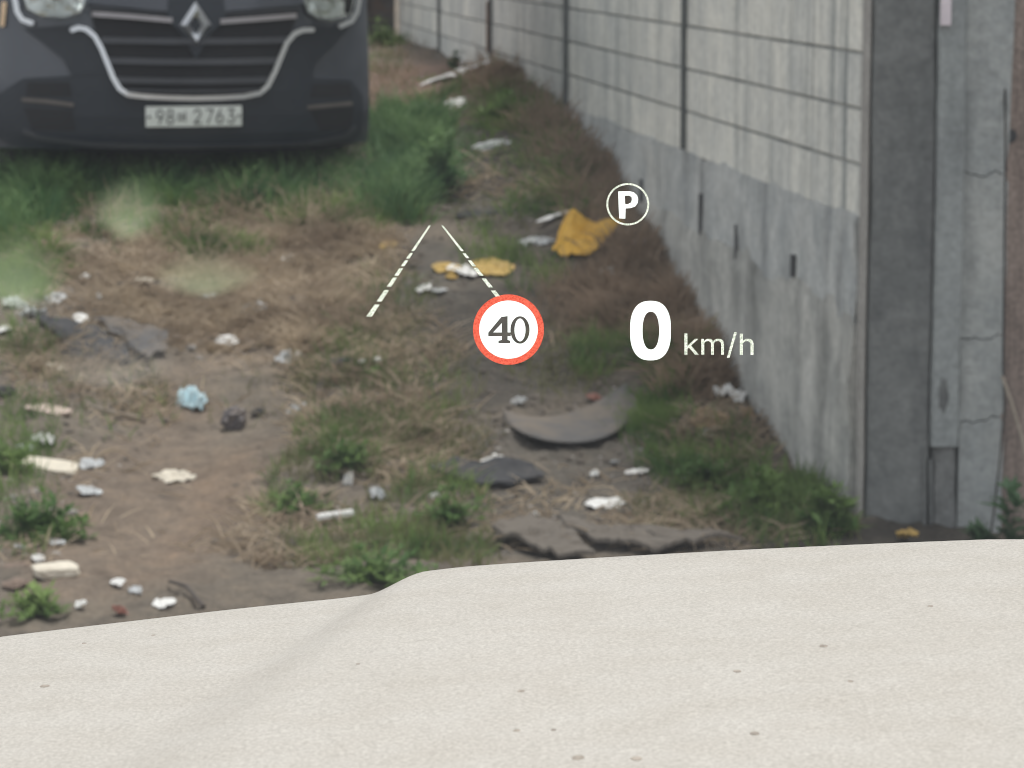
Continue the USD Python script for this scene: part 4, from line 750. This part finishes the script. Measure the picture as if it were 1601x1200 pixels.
def litter(kind, px, py, w, h, look, label, catg='litter', yaw=0.0, name=None, flat=.25, group=None, depth=None, smooth=30):
    g, M = frame_at(px, py + h * .3, yaw); k = FP / g[1]; W, HH = w / k, max(h / k, .02); seed = int(abs(px * 7 + py * 13)) % 997
    D = depth if depth else min(W * (1.25 if kind == 'sheet' else .85), HH / flat * (.85 if kind == 'sheet' else .65)); ht = max(HH - flat * D, .012)
    smooth = 12 if kind == 'sheet' else smooth
    m = {'sheet': sheet_mesh, 'slab': slab_mesh, 'lump': lump_mesh}[kind](W * (1.2 if kind == 'sheet' else 1), D * (1.15 if kind == 'sheet' else 1), ht * (1.3 if kind == 'sheet' else 1), seed)
    p = obj(name or {'sheet': 'plastic_scrap', 'slab': 'foam_slab', 'lump': 'stone'}[kind], m, look, None, smooth); UsdGeom.Xformable(p).AddTransformOp().Set(M); return tag(p, label, catg, group)
S, Bk, Lp = 'sheet', 'slab', 'lump'
for row in (
    (Lp, 8, 610, 34, 28, 'black_rubber_look', 'black rubber lump cut by the left edge of the view', 'lump', 0, 'rubber_lump'),
    (Bk, 76, 637, 62, 21, 'pink_foam_look', 'pinkish foam slab above the white scraps at the left edge', 'foam slab', -.35, 'foam_slab'),
    (S, 66, 686, 34, 26, 'white_scrap_look', 'crumpled white scrap between the pink and the cream foam slabs', 'scrap', .5, 'plastic_scrap'),
    (S, 40, 700, 26, 16, 'grey_film_look', 'small grey scrap at the left edge above the cream foam slab', 'scrap', .2, 'plastic_scrap'),
    (Bk, 77, 723, 86, 25, 'cream_foam_look', 'long cream foam slab with ragged top at the left edge', 'foam slab', .05, 'foam_slab'),
    (S, 142, 721, 34, 16, 'grey_film_look', 'pale grey film beside the right end of the long cream slab', 'plastic film', .2, 'plastic_film'),
    (S, 138, 770, 36, 12, 'grey_film_look', 'thin pale strip in the dirt below the cream slab', 'scrap', .3, 'plastic_scrap'),
    (Lp, 78, 822, 50, 42, 'stone_look', 'grey angular stone at the edge of the left weeds', 'stone', .4, 'stone'),
    (Lp, 112, 798, 18, 14, 'pebble_look', 'small pale stone right above the grey angular stone', 'stone', .4, 'stone'),
    (S, 88, 850, 28, 14, 'grey_film_look', 'pale scrap below the grey angular stone', 'scrap', .1, 'plastic_scrap'),
    (S, 56, 842, 14, 14, 'white_scrap_look', 'white chip left of the pale scrap below the grey stone', 'scrap', .9, 'plastic_scrap'),
    (S, 32, 859, 16, 12, 'grey_film_look', 'dull chip above the brown flat stones at left', 'scrap', .9, 'plastic_scrap'),
    (S, 60, 870, 20, 10, 'white_scrap_look', 'white chip above the torn cream foam chunk', 'scrap', -.3, 'plastic_scrap'),
    (Bk, 88, 888, 66, 32, 'cream_foam_look', 'torn cream foam chunk near the bottom left', 'foam slab', .45, 'foam_slab'),
    (Lp, 22, 878, 50, 18, 'brown_stone_look', 'upper brown flat stone at the left edge', 'stone', 0, 'stone'),
    (Lp, 26, 902, 46, 26, 'brown_stone_look', 'lower brown flat stone at the left edge', 'stone', .2, 'stone'),
    (S, 184, 914, 22, 9, 'white_scrap_look', 'small white flake in the dirt right of the torn cream chunk', 'scrap', -.4, 'plastic_scrap'),
    (S, 212, 925, 24, 12, 'grey_film_look', 'pale flake beside the small white flake at bottom left', 'scrap', .2, 'plastic_scrap'),
    (S, 258, 946, 36, 12, 'white_scrap_look', 'white scrap just above the bonnet beside the dark stick', 'scrap', .1, 'plastic_scrap'),
    (S, 187, 956, 24, 16, 'red_plastic_look', 'faded red plastic scrap just above the bonnet', 'scrap', .3, 'plastic_scrap'),
    (S, 126, 948, 18, 10, 'white_scrap_look', 'pale chip left of the faded red scrap', 'scrap', .3, 'plastic_scrap'),
    (S, 297, 623, 46, 30, 'blue_bag_look', 'crumpled pale blue plastic bag in the wheel track', 'plastic bag', .5, 'plastic_bag'),
    (Lp, 367, 653, 48, 54, 'dark_bag_look', 'dark brownish grey bag lump right of the pale blue bag', 'bag', .9, 'bag'),
    (S, 402, 645, 24, 9, 'black_rubber_look', 'thin dark flap beside the dark bag lump', 'scrap', .1, 'rubber_flap'),
    (S, 466, 641, 32, 22, 'grey_film_look', 'pale crumpled film right of the dark bag lump', 'plastic film', .2, 'plastic_film'),
    (S, 273, 746, 50, 14, 'cream_foam_look', 'flat beige shard lying alone in the wheel track', 'shard', .15, 'shard'),
    (S, 545, 747, 14, 20, 'white_scrap_look', 'upright white chip on the weeds above the white lath', 'scrap', 1.3, 'plastic_scrap'),
    (S, 592, 772, 24, 20, 'grey_film_look', 'pale torn paper right of the upright white chip', 'paper', .6, 'paper_scrap'),
    (S, 683, 774, 20, 12, 'white_scrap_look', 'white flake on the weed beside the dark flat sheet', 'scrap', .2, 'plastic_scrap'),
    (S, 453, 556, 38, 22, 'grey_film_look', 'bluish grey scrap on the straw left of the bright sprout', 'scrap', .2, 'plastic_scrap'),
    (S, 355, 534, 30, 11, 'white_scrap_look', 'thin white sliver on the straw near the dark rubber mat', 'scrap', .35, 'plastic_scrap'),
    (Lp, 299, 545, 16, 10, 'pebble_look', 'left white pebble by the tip of the dark rubber mat', 'pebble', 0, 'pebble'),
    (Lp, 311, 558, 13, 11, 'pebble_look', 'lowest white pebble by the tip of the dark rubber mat', 'pebble', 0, 'pebble'),
    (Lp, 328, 542, 13, 9, 'card_look', 'tan pebble between the mat tip and the white sliver', 'pebble', 0, 'pebble'),
    (S, 135, 433, 15, 10, 'white_scrap_look', 'small white chip on the bare dirt below the van grass', 'scrap', .2, 'plastic_scrap'),
    (S, 157, 467, 9, 11, 'white_scrap_look', 'tiny white chip above the rubber mat on bare dirt', 'scrap', .2, 'plastic_scrap'),
    (S, 222, 441, 30, 7, 'cream_foam_look', 'thin pale strip on the dirt right of the small white chip', 'scrap', .05, 'plastic_scrap'),
    (S, 26, 473, 34, 22, 'grey_film_look', 'leftmost pale scrap of the rubble heap at the left edge', 'scrap', .2, 'plastic_scrap'),
    (S, 52, 490, 30, 24, 'grey_film_look', 'pale scrap in the lower middle of the left rubble heap', 'scrap', .9, 'plastic_scrap'),
    (S, 88, 466, 36, 18, 'grey_film_look', 'pale scrap at the top right of the left rubble heap', 'scrap', .1, 'plastic_scrap'),
    (Lp, 109, 479, 12, 10, 'pebble_look', 'round pale pebble right of the left rubble heap', 'pebble', 0, 'pebble'),
    (S, 128, 499, 24, 11, 'white_scrap_look', 'white scrap lying on the upper edge of the dark mat', 'scrap', .1, 'plastic_scrap'),
    (S, 5, 512, 26, 12, 'white_scrap_look', 'white scrap cut by the left edge below the rubble heap', 'scrap', -.3, 'plastic_scrap'),
    (S, 152, 521, 26, 10, 'cream_foam_look', 'cream strip along the fold of the dark mat', 'scrap', -.5, 'plastic_scrap'),
    (S, 236, 533, 30, 10, 'blue_bag_look', 'pale blue scrap at the right end of the dark mat', 'scrap', .1, 'plastic_scrap'),
    (S, 90, 574, 24, 12, 'cream_foam_look', 'cream chip below the left end of the dark mat', 'scrap', .5, 'plastic_scrap'),
    (S, 395, 478, 46, 22, 'grey_film_look', 'grey blue crumpled bag lying on the straw', 'plastic bag', .1, 'plastic_bag'),
    (S, 327, 463, 26, 9, 'grey_film_look', 'pale lilac sliver left of the grey blue bag', 'scrap', .1, 'plastic_scrap'),
    (S, 452, 401, 28, 11, 'white_scrap_look', 'white scrap on the straw below the tall grass', 'scrap', .1, 'plastic_scrap'),
    (S, 562, 565, 16, 9, 'white_scrap_look', 'white chip left of the bright sprout', 'scrap', .1, 'plastic_scrap'),
    (S, 589, 567, 16, 9, 'white_scrap_look', 'white chip right of the bright sprout', 'scrap', .3, 'plastic_scrap'),
    (Lp, 537, 564, 26, 18, 'black_rubber_look', 'dark clump left of the bright sprout', 'lump', .1, 'rubber_lump'),
    (S, 609, 380, 30, 13, 'yellow_look', 'small yellow scrap left of the lane lines', 'scrap', -.2, 'plastic_scrap'),
    (S, 770, 414, 62, 24, 'yellow_look', 'flat pale yellow plastic strip behind the right lane line', 'plastic sheet', .12, 'plastic_sheet'),
    (S, 697, 417, 44, 14, 'yellow_look', 'dull yellow scrap left of the white crumple', 'scrap', .0, 'plastic_scrap'),
    (S, 724, 418, 44, 20, 'white_scrap_look', 'white crumpled film between two yellow plastic pieces', 'plastic film', .1, 'plastic_film'),
    (S, 706, 433, 18, 9, 'yellow_look', 'tiny tan crumb below the white crumpled film', 'scrap', .1, 'plastic_scrap'),
    (S, 664, 450, 24, 11, 'white_scrap_look', 'white twisted scrap between the two lane lines', 'scrap', -.15, 'plastic_scrap'),
    (S, 687, 453, 26, 6, 'grey_film_look', 'thin pale tail beside the white twisted scrap', 'scrap', -.1, 'plastic_scrap'),
    (S, 869, 338, 44, 11, 'white_scrap_look', 'white strip lying behind the big yellow sheet', 'scrap', .05, 'plastic_scrap'),
    (Bk, 767, 329, 100, 15, 'black_rubber_look', 'dark flat bar lying across the lane above the weeds', 'bar', .04, 'dark_bar'),
    (S, 838, 376, 46, 24, 'grey_film_look', 'pale wrinkled film left of the big yellow sheet', 'plastic film', .3, 'plastic_film'),
    (S, 955, 427, 32, 10, 'white_scrap_look', 'white scrap in the reddish weeds below the yellow sheet', 'scrap', .1, 'plastic_scrap'),
    (S, 998, 382, 28, 24, 'pink_foam_look', 'pinkish crumpled paper against the wall right of the yellow sheet', 'paper', .4, 'paper_scrap'),
    (S, 709, 159, 42, 16, 'white_scrap_look', 'white torn scrap below the large far white sheet', 'scrap', .3, 'plastic_scrap'),
    (S, 655, 166, 36, 14, 'grey_film_look', 'greyish scrap left of the white torn scrap', 'scrap', .1, 'plastic_scrap'),
    (Lp, 770, 220, 66, 24, 'grey_film_look', 'pale lump of film in the middle of the upper lane', 'plastic film', .05, 'plastic_film'),
    (Lp, 688, 60, 40, 22, 'stone_look', 'grey heap of stone by the far wall foot', 'stone', .3, 'stone'),
    (S, 1139, 614, 46, 32, 'white_scrap_look', 'white crumpled paper on the mound beside the wall', 'paper', .6, 'paper_scrap'),
    (S, 1113, 655, 62, 20, 'card_look', 'torn tan cardboard below the white crumpled paper', 'cardboard', .15, 'cardboard_scrap'),
    (S, 1168, 648, 26, 22, 'card_look', 'small brown card scrap touching the wall', 'cardboard', .7, 'cardboard_scrap'),
    (S, 1103, 672, 22, 13, 'white_scrap_look', 'white chip just below the torn cardboard', 'scrap', .3, 'plastic_scrap'),
    (S, 1107, 745, 15, 11, 'white_scrap_look', 'right one of the two white chips in the low mound weed', 'scrap', .5, 'plastic_scrap'),
    (S, 1074, 746, 11, 8, 'white_scrap_look', 'left one of the two white chips in the low mound weed', 'scrap', .5, 'plastic_scrap'),
    (S, 1202, 750, 15, 11, 'white_scrap_look', 'white chip in the bushy weed near the wall', 'scrap', .5, 'plastic_scrap'),
    (S, 998, 737, 32, 13, 'white_scrap_look', 'white strip on the dirt right of the curved tyre piece', 'scrap', .2, 'plastic_scrap'),
    (S, 930, 739, 12, 10, 'white_scrap_look', 'small white chip below the curved tyre piece', 'scrap', -.5, 'plastic_scrap'),
    (S, 961, 724, 14, 9, 'grey_film_look', 'pale chip right of the small white chip below the tyre piece', 'scrap', .4, 'plastic_scrap'),
    (S, 946, 786, 66, 20, 'white_scrap_look', 'large white crumpled plastic piece in the dirt before the bonnet', 'scrap', .2, 'plastic_scrap'),
    (S, 769, 719, 28, 12, 'white_scrap_look', 'white scrap lying on the dark flat sheet', 'scrap', .05, 'plastic_scrap'),
    (S, 839, 807, 9, 10, 'white_scrap_look', 'tiny white chip above the broken board', 'scrap', .9, 'plastic_scrap'),
    (S, 810, 628, 22, 14, 'grey_film_look', 'pale chip above the left end of the curved tyre piece', 'scrap', .4, 'plastic_scrap'),
    (S, 812, 561, 16, 9, 'white_scrap_look', 'white scrap just below the round speed sign', 'scrap', .4, 'plastic_scrap'),
    (S, 1042, 567, 32, 11, 'grey_film_look', 'pale film on the mound behind the large zero', 'plastic film', .1, 'plastic_film'),
    (S, 929, 622, 22, 12, 'red_plastic_look', 'dull red scrap behind the curved tyre piece', 'scrap', .3, 'plastic_scrap'),
    (Lp, 1115, 740, 11, 9, 'pebble_look', 'small pale stone in the mound weeds', 'stone', .3, 'stone'),
):
    kind, px, py, w, h, look, label, c, yaw, nm = row
    litter(kind, px, py, w, h, look, label, c, yaw, nm)
litter('sheet', 712, 108, 100, 36, 'white_scrap_look', 'large white plastic sheet far up the lane by the wall', 'plastic sheet', .15, 'plastic_sheet', depth=.55)
# white lath
g, M = frame_at(524, 826, .22); k = FP / g[1]; M.SetTranslateOnly(Gf.Vec3d(*(g + [0, 0, .035])))
m = cat(*[cham(-29 / k, 29 / k, -.022 + q * .017, -.007 + q * .017, .0, .014 + .002 * (q == 1), .003, .004, 70 + q, 3) for q in range(3)]); p = obj('lath', m, 'white_scrap_look'); UsdGeom.Xformable(p).AddTransformOp().Set(M); tag(p, 'narrow grooved white lath lying on the dirt in mid lane', 'lath')
# dark stick by the bonnet
a, b, c = at1(265, 915), at1(292, 930), at1(318, 952); tag(obj('stick', tube([a + [0, 0, .02], b + [0, 0, .03], c + [0, 0, .01]], .006, 7, .009), 'stick_look', None, True), 'dark bent stick just above the bonnet at lower left', 'stick')
a, b, c = at1(138, 637), at1(185, 648), at1(222, 660); tag(obj('stick', tube([a + [0, 0, .02], b + [0, 0, .012], c + [0, 0, .015]], .007, 6), 'pale_stick_look', None, True), 'thin pale stick on the dirt right of the pinkish foam slab', 'stick')
# the big yellow sheet: a folded peak
def outline_sheet(pts, peak, name, look, label, catg, lift, crumple, seed, thick=.004, curlz=None):
    """a sheet whose outline lies on the ground at these places; lift(u) raises it"""
    C = np.array([at1(*p) for p in pts]); n_ = 0; ring = []
    for a_, b_ in zip(C[:, :2], np.roll(C[:, :2], -1, 0)): ring += [a_ + (b_ - a_) * q_ for q_ in np.linspace(0, 1, 7)[:-1]]
    ring = np.array(ring); ring = ring + .035 * (np.stack([meshkit.fbm(np.column_stack([ring * 14, 0 * ring[:, 0] + seed]), 3, seed), meshkit.fbm(np.column_stack([ring * 14, 0 * ring[:, 0] + seed]), 3, seed + 1)], 1) - .5) * [1, 2.5]
    g = Polygon(ring).buffer(0.002)
    if g.geom_type != 'Polygon': g = max(g.geoms, key=lambda q_: q_.area)
    g = Polygon(g.exterior); m = trimesh.creation.extrude_polygon(g, 1.0, engine='earcut')
    v, f = trimesh.remesh.subdivide_to_size(np.column_stack([m.vertices[:, :2], m.vertices[:, 2] * 1e-4]), m.faces, .035, max_iter=14); kz = v[:, 2] * 1e4
    bd = np.array([g.exterior.distance(Point(*q)) for q in v[:, :2]])
    z = gz(v[:, 0], v[:, 1]) + .012 + lift(v[:, 0], v[:, 1], bd) + crumple * (meshkit.fbm(np.column_stack([v[:, :2] * [9, 4], 0 * bd]), 3, seed) - .3) * np.clip(bd / .05, .3, 1)
    t = trimesh.Trimesh(np.column_stack([v[:, :2], z + thick * kz]), f, process=False); t.merge_vertices(digits_vertex=6); trimesh.repair.fix_normals(t)
    return tag(obj(name, t, look, None, 30), label, catg)
pk1 = at1(890, 372); pk2 = at1(945, 372)
outline_sheet([(864, 402), (880, 372), (886, 356), (905, 352), (975, 362), (955, 384), (925, 402), (895, 406)], None, 'plastic_sheet', 'yellow_sheet_look', 'big crumpled mustard yellow sheet with a raised peak beside the wall', 'plastic sheet',
    lambda x, y, b: .075 * np.exp(-(((x - pk1[0]) / .07) ** 2 + ((y - pk1[1]) / .35) ** 2)) + .05 * np.exp(-(((x - pk2[0]) / .10) ** 2 + ((y - pk2[1]) / .25) ** 2)), .13, 81)
outline_sheet([(56, 500), (100, 508), (135, 514), (160, 522), (176, 536), (196, 548), (206, 566), (150, 567), (95, 560), (112, 546), (84, 524)], None, 'rubber_mat', 'dark_sheet_look', 'dark rubber mat lying folded in the dirt at left', 'rubber mat', lambda x, y, b: 0 * x + .012, .045, 82, .006)
outline_sheet([(143, 511), (190, 512), (240, 524), (262, 534), (258, 556), (232, 566), (206, 556), (182, 533), (160, 519)], None, 'rubber_mat', 'dusty_rubber_look', 'dusty grey rubber flap overlapping the dark folded mat', 'rubber mat', lambda x, y, b: 0 * x + .022, .045, 85, .006)
outline_sheet([(668, 738), (720, 728), (800, 724), (835, 736), (850, 750), (800, 762), (735, 764), (690, 752)], None, 'rubber_sheet', 'dark_sheet_look', 'dark flat rubber sheet with a white scrap on it below the curved tyre piece', 'rubber sheet', lambda x, y, b: 0 * x + .01, .03, 83, .01)
for k_, (pts, lab) in enumerate((([(770, 848), (800, 838), (836, 824), (872, 838), (905, 858), (925, 880), (872, 884), (820, 866)], 'broken dusty plank with a pointed end just beyond the bonnet'), ([(868, 830), (930, 836), (1000, 848), (1075, 862), (1040, 872), (985, 868), (925, 858)], 'long splintered plank half buried right of the pointed plank'), ([(985, 842), (1060, 840), (1130, 850), (1160, 860), (1085, 862), (1030, 858)], 'thin plank sliver in the dirt nearest the mound weeds'))):
    outline_sheet(pts, None, 'plank', 'board_look', lab, 'plank', lambda x, y, b, k_=k_: .02 + .03 * np.clip((X(850 + 60 * k_) - x) / .2, 0, 1), .02, 84 + k_, .014)
# curved piece of tyre tread
cA = at1(800, 668); cB = at1(990, 634); N = 60; arc = np.array([(786, 660), (808, 684), (840, 700), (878, 708), (918, 704), (952, 692), (980, 672), (997, 644)], float)
tt = np.linspace(0, 1, len(arc)); ti = np.linspace(0, 1, N); from scipy.interpolate import CubicSpline
ap = CubicSpline(tt, arc)(ti); G1 = at(ap[:, 0], ap[:, 1])
inn = np.array([(784, 655), (812, 668), (845, 672), (880, 668), (910, 658), (938, 645), (962, 632), (980, 622)], float); ip = CubicSpline(tt, inn)(ti); G2 = at(ip[:, 0], ip[:, 1])
G1, G2 = [np.column_stack([np.polyval(np.polyfit(ti, g[:, q], 5), ti) for q in range(3)]) for g in (G1, G2)]
V = []; M_ = 10
for i in range(N):
    e = math.sin(math.pi * min(1, ti[i] * 1.02)); wd = np.linspace(0, 1, M_)
    for q in wd:
        c = G1[i] * (1 - q) + G2[i] * q; hgt = .030 + .02 * ti[i] + (.028 * q) * (.4 + .6 * e) + .012 * math.sin(5 * ti[i] + 2 * q)
        V.append(c + [0, 0, hgt])
V = np.array(V); f = grid_faces(N, M_); kk = len(V); loop = [i * M_ for i in range(N)] + [(N - 1) * M_ + j for j in range(1, M_)] + [i * M_ + M_ - 1 for i in range(N - 2, -1, -1)] + list(range(M_ - 2, 0, -1)); rim = []
for a_, b_ in zip(loop, loop[1:] + loop[:1]): rim += [[a_, a_ + kk, b_ + kk], [a_, b_ + kk, b_]]
tr = trimesh.Trimesh(np.vstack([V, V - [0, 0, .008]]), np.vstack([f, f[:, ::-1] + kk, rim]), process=False); trimesh.repair.fix_normals(tr)
tag(obj('tyre_piece', tr, 'dusty_rubber_look', None, 35), 'curved grey strip of old tyre lying in the dirt before the mound', 'tyre piece')
# yellow scrap at the pillar's foot
gq = np.array([X(1418), 10.72, float(gz(X(1418), 10.72))]); m = sheet_mesh(.09, .10, .035, 5); p = obj('yellow_scrap', m, 'yellow_look', None, 12); UsdGeom.Xformable(p).AddTranslateOp().Set(Gf.Vec3d(*(gq + [0, 0, .02]))); tag(p, 'small yellow scrap at the foot of the dark pillar', 'scrap')
